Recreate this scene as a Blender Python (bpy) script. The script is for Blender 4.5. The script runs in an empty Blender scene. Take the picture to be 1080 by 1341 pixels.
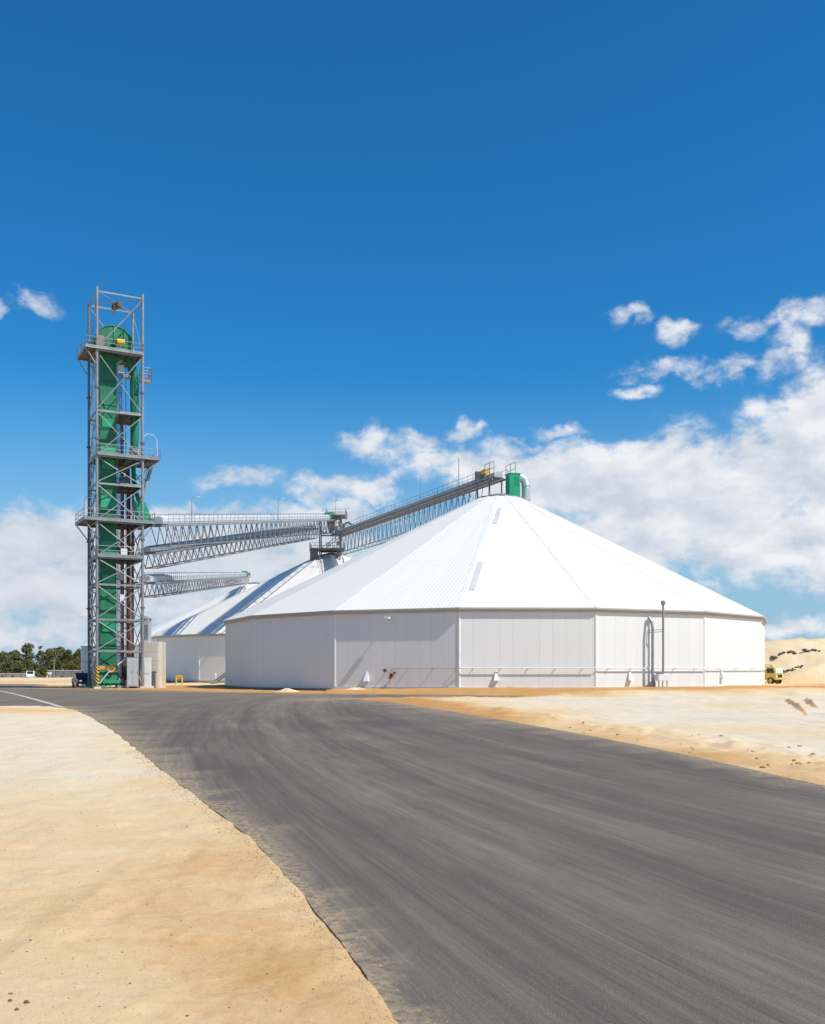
import bpy, bmesh, math, random
import numpy as np
from mathutils import Vector, Matrix
R_ = math.radians
rnd = random.Random(7)
sc = bpy.context.scene
COL = sc.collection
FOC, HOR, EYE = 1300.0, 877.3, 1.85          # focal length and horizon of the photograph, camera height above the silo base
GZ = -0.25                                    # natural ground level
SUN_B, SUN_EL = 30.5, 51.0                    # sun: degrees round from +X towards the camera, elevation

def at(px, py, Y):                            # a photograph pixel at distance Y -> world point
    return Vector(((px-540)/FOC*Y, Y, EYE+(HOR-py)*Y/FOC))
def gp(px, py, z=GZ):                         # a photograph pixel on the ground -> world x, y
    Y = (EYE-z)*FOC/(py-HOR)
    return ((px-540)/FOC*Y, Y)

# ------------------------------------------------------------------ scene graph helpers
OFF = {}
def link(o): COL.objects.link(o); return o
def props(o, label=None, cat=None, group=None, kind=None):
    if label: o['label'] = label
    if cat: o['category'] = cat
    if group: o['group'] = group
    if kind: o['kind'] = kind
    return o
def thing(name, loc, label, cat, group=None):
    o = link(bpy.data.objects.new(name, None)); o.location = loc
    o.empty_display_size = .3
    OFF[o.name] = Vector(loc)
    return props(o, label, cat, group)
def obj(name, bm, mat, parent=None, label=None, smooth=False, origin=None):
    """link a bmesh (world coordinates) as ONE mesh object"""
    off = OFF[parent.name] if parent else (Vector(origin) if origin else Vector((0,0,0)))
    me = bpy.data.meshes.new(name)
    bmesh.ops.recalc_face_normals(bm, faces=bm.faces)
    if off.length > 0: bmesh.ops.translate(bm, verts=bm.verts, vec=-off)
    bm.to_mesh(me); bm.free()
    mats = mat if isinstance(mat, (list, tuple)) else [mat]
    for m in mats: me.materials.append(m)
    if smooth:
        for p in me.polygons: p.use_smooth = True
    o = link(bpy.data.objects.new(name, me))
    if parent: o.parent = parent
    elif origin: o.location = off
    OFF[o.name] = off
    if label: o['label'] = label
    return o
def copy_tree(o, parent=None):
    c = o.copy(); COL.objects.link(c)
    if parent: c.parent = parent
    for ch in list(o.children): copy_tree(ch, c)
    return c

# ------------------------------------------------------------------ shape helpers (all add to a bmesh)
def B(): return bmesh.new()
def frame(d, up=Vector((0,0,1))):
    d = d.normalized()
    if abs(d.dot(up)) > .98: up = Vector((0,1,0))
    s = d.cross(up).normalized(); return d, s, s.cross(d).normalized()
def bar(bm, p, q, w=.1, h=None):
    p, q = Vector(p), Vector(q); h = h or w
    d, s, u = frame(q-p)
    vs = [bm.verts.new(c + s*a*w/2 + u*b*h/2) for c in (p, q) for a, b in ((-1,-1),(1,-1),(1,1),(-1,1))]
    for f in ((0,1,2,3),(7,6,5,4),(0,4,5,1),(1,5,6,2),(2,6,7,3),(3,7,4,0)): bm.faces.new([vs[i] for i in f])
def tube(bm, p, q, r=.05, n=8, r2=None):
    p, q = Vector(p), Vector(q); r2 = r if r2 is None else r2
    d, s, u = frame(q-p)
    a = [bm.verts.new(p + (s*math.cos(t)+u*math.sin(t))*r) for t in [2*math.pi*i/n for i in range(n)]]
    b = [bm.verts.new(q + (s*math.cos(t)+u*math.sin(t))*r2) for t in [2*math.pi*i/n for i in range(n)]]
    for i in range(n): bm.faces.new((a[i], a[(i+1)%n], b[(i+1)%n], b[i]))
    bm.faces.new(a[::-1]); bm.faces.new(b)
def pipe(bm, pts, r, n=12):
    pts = [Vector(p) for p in pts]; rings = []
    for i, p in enumerate(pts):
        d = (pts[min(i+1,len(pts)-1)]-pts[max(i-1,0)])
        d, s, u = frame(d)
        if rings:
            ps = rings[-1][1]; s = (ps-d*ps.dot(d)).normalized(); u = s.cross(d)
        rr = r[i] if isinstance(r, (list,tuple)) else r
        rings.append(([bm.verts.new(p+(s*math.cos(t)+u*math.sin(t))*rr) for t in [2*math.pi*k/n for k in range(n)]], s))
    for (a,_), (b,_) in zip(rings, rings[1:]):
        for i in range(n): bm.faces.new((a[i], a[(i+1)%n], b[(i+1)%n], b[i]))
    bm.faces.new(rings[0][0][::-1]); bm.faces.new(rings[-1][0])
def box(bm, c, size, rz=0, bevel=0):
    c = Vector(c); M = Matrix.Rotation(rz, 3, 'Z'); x,y,z = [s/2 for s in size]
    vs = [bm.verts.new(c + M@Vector((a*x,b*y,d*z))) for a in (-1,1) for b in (-1,1) for d in (-1,1)]
    fs = [bm.faces.new([vs[i] for i in f]) for f in ((0,1,3,2),(4,6,7,5),(0,4,5,1),(2,3,7,6),(0,2,6,4),(1,5,7,3))]
    if bevel:
        es = {e for f in fs for e in f.edges}
        bmesh.ops.bevel(bm, geom=list(es), offset=bevel, segments=2, affect='EDGES', profile=.6)
def prism(bm, pts, a, b):                       # extrude polygon: pts are world points, a..b offset vectors
    A = [bm.verts.new(Vector(p)+a) for p in pts]; Bv = [bm.verts.new(Vector(p)+b) for p in pts]
    n = len(pts)
    bm.faces.new(A[::-1]); bm.faces.new(Bv)
    for i in range(n): bm.faces.new((A[i], A[(i+1)%n], Bv[(i+1)%n], Bv[i]))
def lathe(bm, c, prof, n=24):
    c = Vector(c); rings = []
    for r, z in prof:
        if r < 1e-4: rings.append([bm.verts.new(c+Vector((0,0,z)))])
        else: rings.append([bm.verts.new(c+Vector((r*math.cos(2*math.pi*i/n), r*math.sin(2*math.pi*i/n), z))) for i in range(n)])
    for a, b in zip(rings, rings[1:]):
        for i in range(n):
            j = (i+1)%n
            if len(a) == 1 and len(b) == 1: continue
            if len(a) == 1: bm.faces.new((a[0], b[j], b[i]))
            elif len(b) == 1: bm.faces.new((a[i], a[j], b[0]))
            else: bm.faces.new((a[i], a[j], b[j], b[i]))

# ------------------------------------------------------------------ value noise (numpy)
def _h(ix, iy, s):
    n = (ix.astype(np.int64)*374761393 + iy.astype(np.int64)*668265263 + s*1442695041) & 0x7fffffff
    n = ((n ^ (n >> 13))*1274126177) & 0x7fffffff
    return ((n ^ (n >> 16)) & 0xffff)/65535.0
def vnoise(x, y, s=0):
    x, y = np.asarray(x, float), np.asarray(y, float)
    ix, iy = np.floor(x), np.floor(y); fx, fy = x-ix, y-iy
    fx, fy = fx*fx*(3-2*fx), fy*fy*(3-2*fy)
    return (_h(ix,iy,s)*(1-fx)+_h(ix+1,iy,s)*fx)*(1-fy)+(_h(ix,iy+1,s)*(1-fx)+_h(ix+1,iy+1,s)*fx)*fy
def fbm(x, y, s=0, o=4):
    t, a = 0, .5
    for i in range(o): t = t+a*vnoise(x*2**i, y*2**i, s+i); a *= .5
    return t/(1-.5**o)
def sstep(a, b, x):
    t = np.clip((x-a)/(b-a), 0, 1); return t*t*(3-2*t)

# ------------------------------------------------------------------ materials
class N:
    def __init__(s, tree): s.t = tree
    def new(s, typ, **kw):
        n = s.t.nodes.new(typ)
        for k, v in kw.items(): setattr(n, k, v)
        return n
    def put(s, sock, v):
        if isinstance(v, bpy.types.NodeSocket): s.t.links.new(v, sock)
        elif v is not None: sock.default_value = v
    def math(s, op, a, b=None, c=None, clamp=False):
        n = s.new('ShaderNodeMath', operation=op, use_clamp=clamp)
        for i, v in enumerate((a, b, c)):
            if v is not None: s.put(n.inputs[i], v)
        return n.outputs[0]
    def vmath(s, op, a, b=None, out=0):
        n = s.new('ShaderNodeVectorMath', operation=op)
        s.put(n.inputs[0], a)
        if b is not None: s.put(n.inputs[1], b)
        return n.outputs[out]
    def mix(s, f, a, b, mode='MIX'):
        n = s.new('ShaderNodeMix', data_type='RGBA', blend_type=mode)
        s.put(n.inputs[0], f); s.put(n.inputs[6], a); s.put(n.inputs[7], b); return n.outputs[2]
    def noise(s, vec, scale, detail=4, rough=.55, dist=0):
        n = s.new('ShaderNodeTexNoise'); s.put(n.inputs['Vector'], vec)
        n.inputs['Scale'].default_value = scale; n.inputs['Detail'].default_value = detail
        n.inputs['Roughness'].default_value = rough; n.inputs['Distortion'].default_value = dist
        return n.outputs['Fac']
    def mapr(s, v, a, b, c=0., d=1., smooth=False):
        n = s.new('ShaderNodeMapRange'); n.clamp = True
        if smooth: n.interpolation_type = 'SMOOTHSTEP'
        s.put(n.inputs[0], v)
        for i, q in enumerate((a, b, c, d)): s.put(n.inputs[i+1], q)
        return n.outputs[0]
    def coord(s, which='Object'): return s.new('ShaderNodeTexCoord').outputs[which]
    def mapping(s, vec, loc=(0,0,0), rot=(0,0,0), scale=(1,1,1)):
        n = s.new('ShaderNodeMapping'); s.put(n.inputs[0], vec)
        n.inputs[1].default_value = loc; n.inputs[2].default_value = rot; n.inputs[3].default_value = scale
        return n.outputs[0]
    def bump(s, h, strength=.3, dist=.05):
        n = s.new('ShaderNodeBump'); n.inputs['Strength'].default_value = strength
        n.inputs['Distance'].default_value = dist; s.put(n.inputs['Height'], h); return n.outputs[0]
def material(name):
    m = bpy.data.materials.new(name); m.use_nodes = True
    n = N(m.node_tree); return m, n, m.node_tree.nodes['Principled BSDF']
def c4(c): return (*c, 1)
def plain(name, col, rough=.5, metal=0., var=.18, scale=1.5, spec=.5, bump=0.):
    """painted or raw surface with weathering mottle and fine grain"""
    m, n, p = material(name)
    co = n.coord('Object')
    f = n.noise(co, scale, 5, .62); g = n.noise(n.mapping(co, scale=(6,6,.7)), scale*1.5, 3)
    k = n.math('ADD', n.math('MULTIPLY', f, .65), n.math('MULTIPLY', g, .35))
    lo = tuple(c*(1-var) for c in col); hi = tuple(min(1, c*(1+var)) for c in col)
    n.put(p.inputs['Base Color'], n.mix(n.mapr(k, .3, .7), c4(lo), c4(hi)))
    n.put(p.inputs['Roughness'], n.mapr(f, .3, .7, max(.05, rough-.1), min(1, rough+.1)))
    p.inputs['Metallic'].default_value = metal; p.inputs['Specular IOR Level'].default_value = spec
    if bump: n.put(p.inputs['Normal'], n.bump(n.noise(co, scale*6, 4), bump, .03))
    return m
GALV = plain('galvanised_steel', (.29,.30,.305), .48, .35, .22, 1.2)
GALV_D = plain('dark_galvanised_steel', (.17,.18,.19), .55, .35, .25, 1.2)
GRATE = plain('walkway_grating', (.12,.122,.125), .7, .2, .3, 4)
COVER = plain('zinc_cover_sheet', (.66,.675,.69), .5, .1, .08, .6)
COVER_G = plain('dull_cover_sheet', (.52,.54,.555), .5, .3, .15, .6)
GREEN = plain('green_machine_paint', (.010,.165,.078), .5, 0, .34, .5)
GREEN_L = plain('light_green_paint', (.012,.30,.15), .42, 0, .16, .7)
RED = plain('oxide_red_paint', (.16,.028,.024), .5, 0, .25, .6)
YEL = plain('safety_yellow_paint', (.72,.46,.02), .45, 0, .12, 3)
ORNG = plain('safety_orange_paint', (.75,.27,.03), .45, 0, .15, 3)
BLACK = plain('black_rubber', (.016,.016,.017), .75, 0, .3, 4)
CONC = plain('formed_concrete', (.60,.55,.46), .85, 0, .14, .9, .3, .25)
CONC_W = plain('pale_plinth_concrete', (.72,.70,.64), .85, 0, .08, .9, .3, .1)
EARTH = plain('brown_footing_earth', (.24,.17,.105), .95, 0, .3, 1.2, .2, .5)
CABG = plain('grey_cabinet_paint', (.40,.43,.45), .45, .05, .1, 1)
CABW = plain('white_cabinet_paint', (.70,.73,.76), .45, 0, .06, 1)
TRIM = plain('beige_gutter_steel', (.47,.445,.41), .5, .1, .1, .5)
WHITE = plain('white_paint', (.76,.77,.77), .45, 0, .06, .7)
DUCT = plain('bright_duct_zinc', (.55,.58,.60), .38, .45, .12, .8)
GLASS = plain('dark_window_glass', (.02,.025,.03), .12, 0, .1, 1)
DKPAINT = plain('dark_navy_vehicle_paint', (.02,.023,.03), .3, 0, .15, 2)
CREAM = plain('cream_yellow_vehicle_paint', (.66,.47,.10), .45, 0, .12, 2)
BARK = plain('eucalypt_bark', (.19,.165,.135), .9, 0, .35, 2, .2, .5)
STONE = plain('brown_stone', (.16,.115,.075), .9, 0, .3, 6, .2, .5)
SKYL = plain('translucent_roof_sheet', (.60,.60,.585), .35, 0, .12, 1.2)
PINK = plain('faded_pink_pipe', (.50,.36,.32), .6, 0, .2, 2)
RUST = plain('rusty_orange_tray', (.42,.13,.04), .6, 0, .25, 2)
CLOD = plain('brown_clod', (.42,.27,.14), .95, 0, .3, 6, .1, .4)
WOOD = plain('weathered_timber', (.27,.235,.20), .85, 0, .25, 2)
FENCE = plain('grey_fence_sheet', (.21,.215,.22), .6, .2, .15, .4)
PAINTW = plain('worn_white_line_paint', (.56,.51,.43), .8, 0, .3, 3)

def wall_material():
    m, n, p = material('white_wall_cladding')
    uv = n.new('ShaderNodeUVMap').outputs[0]
    sep = n.new('ShaderNodeSeparateXYZ'); n.put(sep.inputs[0], uv); u, v = sep.outputs[0], sep.outputs[1]
    pu = n.math('DIVIDE', u, 1.26); idx = n.math('FLOOR', pu); fr = n.math('FRACT', pu)
    w = n.new('ShaderNodeTexWhiteNoise', noise_dimensions='1D'); n.put(w.inputs['W'], idx)
    edge = n.math('ABSOLUTE', n.math('SUBTRACT', fr, .5))
    joint = n.mapr(edge, .468, .492, 0, 1, True)
    base = n.mix(w.outputs['Value'], (.738,.755,.738,1), (.755,.772,.755,1))
    base = n.mix(n.math('MULTIPLY', joint, .24), base, (.40,.39,.37,1))
    # rain streaks and dust splash near the bottom
    st = n.noise(n.mapping(uv, scale=(2.2,.10,1)), 1.6, 5, .6)
    base = n.mix(n.mapr(st, .5, .8, 0, .14), base, (.56,.53,.47,1))
    dust = n.math('MULTIPLY', n.mapr(v, 0, 1.5, 1, 0), n.mapr(n.noise(uv, .9, 4), .35, .7))
    base = n.mix(n.math('MULTIPLY', dust, .22), base, (.62,.50,.34,1))
    n.put(p.inputs['Base Color'], base); p.inputs['Roughness'].default_value = .55
    rib = n.math('SINE', n.math('MULTIPLY', u, 2*math.pi/.21))
    hgt = n.math('SUBTRACT', n.math('MULTIPLY', rib, .10), n.math('MULTIPLY', joint, .8))
    hgt = n.math('ADD', hgt, n.math('MULTIPLY', n.noise(uv, .5, 2), .8))
    n.put(p.inputs['Normal'], n.bump(hgt, .35, .02))
    return m
def roof_material():
    m, n, p = material('white_corrugated_roof')
    uv = n.new('ShaderNodeUVMap').outputs[0]
    sep = n.new('ShaderNodeSeparateXYZ'); n.put(sep.inputs[0], uv); u, v = sep.outputs[0], sep.outputs[1]
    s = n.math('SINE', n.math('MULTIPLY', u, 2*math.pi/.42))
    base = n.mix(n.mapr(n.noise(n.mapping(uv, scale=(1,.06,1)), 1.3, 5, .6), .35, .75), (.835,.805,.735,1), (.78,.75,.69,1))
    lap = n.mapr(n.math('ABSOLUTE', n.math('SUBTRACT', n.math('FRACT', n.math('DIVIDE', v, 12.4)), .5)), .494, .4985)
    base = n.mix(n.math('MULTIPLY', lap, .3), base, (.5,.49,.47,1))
    base = n.mix(n.mapr(s, -.5, -1, 0, .33), base, (.5,.5,.49,1))  # shade in the rib valleys, put into the colour
    n.put(p.inputs['Base Color'], base); p.inputs['Roughness'].default_value = .6
    p.inputs['Specular IOR Level'].default_value = .3
    n.put(p.inputs['Normal'], n.bump(s, .40, .018))
    return m
WALL, ROOF = wall_material(), roof_material()

def sand_material():
    m, n, p = material('sandy_ground')
    co = n.coord('Object')
    at_ = n.new('ShaderNodeAttribute', attribute_name='mix').outputs['Fac']
    big = n.noise(co, .11, 5, .6, .4); mid = n.noise(co, .75, 6, .62, .3); fine = n.noise(co, 7, 6, .7)
    grit = n.math('ADD', n.math('MULTIPLY', n.noise(co, 42, 4, .75), .6), n.math('MULTIPLY', n.noise(co, 150, 3, .8), .4))
    clus = n.mapr(n.noise(co, .8, 4, .65), .45, .68)
    f = n.math('ADD', at_, n.math('MULTIPLY', n.math('SUBTRACT', mid, .5), .38))
    f = n.math('ADD', f, n.math('MULTIPLY', n.math('SUBTRACT', big, .5), .34))
    f = n.math('ADD', f, n.math('MULTIPLY', n.math('SUBTRACT', fine, .5), .45))
    cr = n.new('ShaderNodeValToRGB'); n.put(cr.inputs[0], f)
    e = cr.color_ramp.elements
    e[0].position, e[0].color = 0.0, (.68,.59,.465,1)
    e[1].position, e[1].color = 1.0, (.52,.26,.085,1)
    for pos, col in ((.18,(.74,.635,.475,1)), (.38,(.745,.575,.36,1)), (.56,(.735,.515,.28,1)), (.78,(.63,.375,.16,1))):
        k = e.new(pos); k.color = col
    col = n.mix(n.math('MULTIPLY', n.mapr(grit, .54, .66, 0, .75), n.math('ADD', n.math('MULTIPLY', clus, .8), .25)), cr.outputs[0], (.27,.175,.09,1))
    # wheel-rut scrapes, drawn along the road's direction
    tr = n.noise(n.mapping(co, rot=(0,0,R_(-20.8)), scale=(3.2,.16,1)), 1., 4, .6)
    col = n.mix(n.mapr(tr, .56, .72, 0, .30), col, (.44,.27,.13,1))
    n.put(p.inputs['Base Color'], col); p.inputs['Roughness'].default_value = .95
    p.inputs['Specular IOR Level'].default_value = .15
    clod = n.new('ShaderNodeTexVoronoi'); n.put(clod.inputs['Vector'], co); clod.inputs['Scale'].default_value = 16
    h = n.math('ADD', n.math('MULTIPLY', mid, .16), n.math('MULTIPLY', fine, .26))
    h = n.math('ADD', h, n.math('MULTIPLY', grit, .30))
    h = n.math('ADD', h, n.math('MULTIPLY', tr, .12))
    h = n.math('SUBTRACT', h, n.math('MULTIPLY', n.math('MULTIPLY', n.mapr(clod.outputs['Distance'], .1, .45), clus), .16))
    n.put(p.inputs['Normal'], n.bump(h, .55, .12))
    return m
def road_material():
    m, n, p = material('worn_asphalt')
    co = n.coord('Object')
    # the tracks follow the road: rotate into its direction, bow slightly
    rot = n.mapping(co, rot=(0,0,R_(-19.5)))
    sp = n.new('ShaderNodeSeparateXYZ'); n.put(sp.inputs[0], rot)
    bow = n.math('MULTIPLY', n.math('MULTIPLY', sp.outputs[1], sp.outputs[1]), -.0022)
    lat = n.math('ADD', sp.outputs[0], bow)
    wob = n.math('MULTIPLY', n.math('SUBTRACT', n.noise(co, .05, 2), .5), .7)
    lat = n.math('ADD', lat, wob)
    def streak(sl, sa, det):
        c = n.new('ShaderNodeCombineXYZ'); n.put(c.inputs[0], n.math('MULTIPLY', lat, sl)); n.put(c.inputs[1], n.math('MULTIPLY', sp.outputs[1], sa))
        return n.noise(c.outputs[0], 1, det, .62)
    s1, s2, s3, s4 = streak(.8,.035,4), streak(4.6,.12,5), streak(19,.32,5), streak(60,1.1,4)
    patch = n.noise(co, .22, 4, .6)
    t = n.math('ADD', n.math('MULTIPLY', s1, .30), n.math('MULTIPLY', s2, .26))
    t = n.math('ADD', t, n.math('ADD', n.math('MULTIPLY', s3, .22), n.math('MULTIPLY', s4, .15))); t = n.math('ADD', t, n.math('MULTIPLY', patch, .17))
    cr = n.new('ShaderNodeValToRGB'); n.put(cr.inputs[0], t); e = cr.color_ramp.elements
    e[0].position, e[0].color = .36, (.086,.071,.061,1)
    e[1].position, e[1].color = .72, (.40,.32,.23,1)
    k = e.new(.50); k.color = (.125,.103,.086,1); k = e.new(.60); k.color = (.200,.163,.126,1)
    agg = n.math('ADD', n.math('MULTIPLY', n.noise(co, 95, 3, .8), .6), n.math('MULTIPLY', n.noise(co, 28, 4, .75), .4)); vo = n.new('ShaderNodeTexVoronoi'); n.put(vo.inputs['Vector'], co); vo.inputs['Scale'].default_value = 120
    col = n.mix(n.mapr(agg, .38, .64, 0, .8), cr.outputs[0], n.mix(.5, cr.outputs[0], (.05,.047,.046,1)))
    w = n.new('ShaderNodeSeparateColor'); n.put(w.inputs[0], vo.outputs['Color'])
    col = n.mix(n.mapr(w.outputs[0], .90, .99, 0, .32), col, (.34,.30,.26,1))
    # a few worn-in tyre lines and darker bitumen seams running with the traffic
    for pos, wd, colr, amt, fq in ((4.5,1.0,(.40,.325,.235,1),.20,1.6),(6.9,.55,(.36,.29,.21,1),.18,1.9),(3.35,.14,(.06,.05,.042,1),.26,1.2),(5.75,.16,(.06,.05,.042,1),.28,1.2),(8.5,.18,(.06,.05,.042,1),.25,1.2),(3.9,.014,(.035,.032,.03,1),.4,1.6),(6.4,.012,(.035,.032,.03,1),.35,1.6)):
        dl = n.math('ABSOLUTE', n.math('SUBTRACT', lat, pos))
        c = n.new('ShaderNodeCombineXYZ'); n.put(c.inputs[0], n.math('MULTIPLY', lat, fq*2.5)); n.put(c.inputs[1], n.math('MULTIPLY', sp.outputs[1], fq*.35)); c.inputs[2].default_value = pos
        brk = n.mapr(n.noise(c.outputs[0], 1.0, 6, .68), .36, .64)
        col = n.mix(n.math('MULTIPLY', n.math('MULTIPLY', n.mapr(dl, wd, wd*.2, 0, 1, True), brk), amt), col, colr)
    # far yard is greyer and dustier: sand blown along the edges
    ed = n.new('ShaderNodeAttribute', attribute_name='edge').outputs['Fac']
    dst = n.math('MULTIPLY', ed, n.mapr(n.noise(co, 9, 7, .75), .40, .62))
    col = n.mix(n.math('MULTIPLY', dst, .75), col, (.60,.45,.27,1))
    n.put(p.inputs['Base Color'], col)
    n.put(p.inputs['Roughness'], n.mapr(t, .4, .7, .82, .95)); p.inputs['Specular IOR Level'].default_value = .25
    h = n.math('ADD', n.math('MULTIPLY', agg, .5), n.math('MULTIPLY', vo.outputs['Distance'], .5))
    h = n.math('ADD', h, n.math('MULTIPLY', patch, 1.2))
    n.put(p.inputs['Normal'], n.bump(h, .45, .02))
    return m
def leaf_material(name, a, b):
    m, n, p = material(name)
    co = n.coord('Object')
    oi = n.new('ShaderNodeNewGeometry').outputs['Random Per Island']
    f = n.math('ADD', n.math('MULTIPLY', n.noise(co, .45, 3), .7), n.math('MULTIPLY', oi, .35))
    n.put(p.inputs['Base Color'], n.mix(n.mapr(f, .3, .85), c4(a), c4(b)))
    p.inputs['Roughness'].default_value = .7; p.inputs['Specular IOR Level'].default_value = .2
    return m
SAND, ROAD = sand_material(), road_material()
LEAF_D = leaf_material('dark_eucalypt_leaves', (.085,.092,.038), (.25,.24,.11))
LEAF_M = leaf_material('mid_green_leaves', (.07,.09,.028), (.19,.20,.075))
LEAF_Y = leaf_material('yellow_green_leaves', (.08,.075,.014), (.22,.19,.05))
def stripe_material():
    m, n, p = material('yellow_black_stripes')
    sp = n.new('ShaderNodeSeparateXYZ'); n.put(sp.inputs[0], n.coord('Object'))
    f = n.math('FRACT', n.math('MULTIPLY', n.math('ADD', sp.outputs[2], sp.outputs[0]), 2.6))
    n.put(p.inputs['Base Color'], n.mix(n.math('GREATER_THAN', f, .5), (.72,.46,.02,1), (.02,.02,.02,1)))
    p.inputs['Roughness'].default_value = .5
    return m
STRIPE = stripe_material()

# ------------------------------------------------------------------ ground, road
left_px = [(515,1341),(490,1300),(460,1258),(430,1217),(400,1180),(380,1158),(345,1120),(320,1092),(290,1070),(250,1040),(205,1005),(165,970),(130,946),(104,932),(88,927.5),(50,924.5),(0,925.5)]
right_px = [(1080,1031),(1000,1013),(900,990),(800,969.5),(700,951),(620,937),(560,927),(520,921),(485,917.2),(462,915.0)]
L = [gp(*p) for p in left_px]; Rr = [gp(*p) for p in right_px]
L = [(1.6,.4),(.75,3.1)] + L + [(-34,50.2),(-80,52)]
Rr = [(12.5,-1.5),(9.2,6.5)] + Rr
far = [(-7.5,67.5),(-5.5,72),(2,76.5),(8.6,79.2),(9.2,80.6),(2,83.6),(-12,89.5),(-22,97),(-29,104.5),(-33.5,106.6),(-39,109.5),(-46,118),(-52,146),(-70,152),(-140,150),(-140,52)]
outline = Rr + far + L[::-1]
def dense(poly, step=.35):
    out = []
    for (x0,y0),(x1,y1) in zip(poly, poly[1:]+poly[:1]):
        d = math.hypot(x1-x0, y1-y0); mid = math.hypot((x0+x1)/2,(y0+y1)/2)
        k = max(1, int(d/max(.09, step*mid/25)))
        for i in range(k): out.append((x0+(x1-x0)*i/k, y0+(y1-y0)*i/k))
    return out
def smooth_poly(poly, it=2):
    for _ in range(it):
        q = []
        for (x0,y0),(x1,y1) in zip(poly, poly[1:]+poly[:1]): q += [(x0*.75+x1*.25, y0*.75+y1*.25),(x0*.25+x1*.75, y0*.25+y1*.75)]
        poly = q
    return poly
road_poly = np.array(dense(smooth_poly(outline)))
_r = np.hypot(road_poly[:,0], road_poly[:,1])
_a = np.clip(.006+.0022*_r, .01, .2)
jx = (fbm(road_poly[:,0]*2.6, road_poly[:,1]*2.6, 3, 6)-.5)*_a*2.0
jy = (fbm(road_poly[:,0]*2.6+40, road_poly[:,1]*2.6, 5, 6)-.5)*_a*2.0
road_poly = road_poly + np.stack([jx, jy], 1)
coarse = np.array(smooth_poly(outline, 1))
def road_dist(x, y):                              # signed distance to the road outline, negative inside
    x, y = np.asarray(x, float), np.asarray(y, float)
    best = np.full(x.shape, 1e9); inside = np.zeros(x.shape, bool)
    P = coarse; Q = np.roll(P, -1, 0)
    for (ax,ay),(bx,by) in zip(P, Q):
        dx, dy = bx-ax, by-ay
        t = np.clip(((x-ax)*dx+(y-ay)*dy)/(dx*dx+dy*dy+1e-9), 0, 1)
        best = np.minimum(best, (x-ax-t*dx)**2+(y-ay-t*dy)**2)
        c = ((ay > y) != (by > y)) & (x < dx*(y-ay)/(by-ay+1e-12)+ax)
        inside ^= c
    d = np.sqrt(best); return np.where(inside, -d, d)

S1 = Vector((10.0, 126.1, 0)); S2 = Vector((-16.3, 189.5, 0)); S3 = Vector((-41, 252.5, 0))
SR = 33.14
def ground_height(x, y):
    d = road_dist(x, y); r = np.hypot(x, y)
    left = (x < -0.36*y+6) & (y < 60)
    out = sstep(0.1, 7, d)
    h = np.full(x.shape, GZ)
    lump = (fbm(x*.35, y*.35, 11, 4)-.5)*.055*np.clip(r/14, .6, 1.5) + (fbm(x*1.6, y*1.6, 21, 4)-.5)*.022
    h += np.where(d > 0, out*lump + sstep(.0,.5,d)*(fbm(x*2.5, y*2.5, 31, 4)-.5)*.025, -.10*sstep(.0,-.35,d))+(.016+.03*sstep(.35,.62,fbm(x*1.4, y*1.4, 33, 5)))*sstep(-.12,.06,d)
    h += np.where(d > 0, np.where(left, .10*sstep(0,4,d), 0), 0)
    # right-hand sand apron climbs to the silo footing, with scraped windrows
    ds = np.hypot(x-S1.x, y-S1.y)-SR
    ap = (x > -8) & (y < 135) & (~left)
    h += np.where((d > 0) & ap, .22*sstep(0, 9, d)*sstep(24, 3, ds)+.05*sstep(0,.8,d), 0)
    wind = np.exp(-((d-2.8)/1.3)**2)*.13*(.25+fbm(x*3.1,y*3.1,45,4))*sstep(.30,.72, fbm(x*.8, y*.8, 41, 5))*1.6 + .30*sstep(15,11.5,ds+(fbm(x*.35,y*.35,43,4)-.5)*5)*sstep(1,6,d)*sstep(-4,9,x) - .12*sstep(-4,9,x)
    h += np.where((d > 0) & ap & (y < 118), wind, 0)
    h += np.where((d > 0) & ap & (x > 14), (fbm(x*.55, y*.3, 47, 5)-.5)*.28*sstep(14,22,x), 0)
    # low sand bank beyond the yard on the left
    h += np.where(x < -42, .75*np.exp(-((y-176-(fbm(x*.06, y*.02, 51, 2)-.5)*14)/12)**2), 0)
    # keep the pads of buildings level
    return h, d
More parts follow.
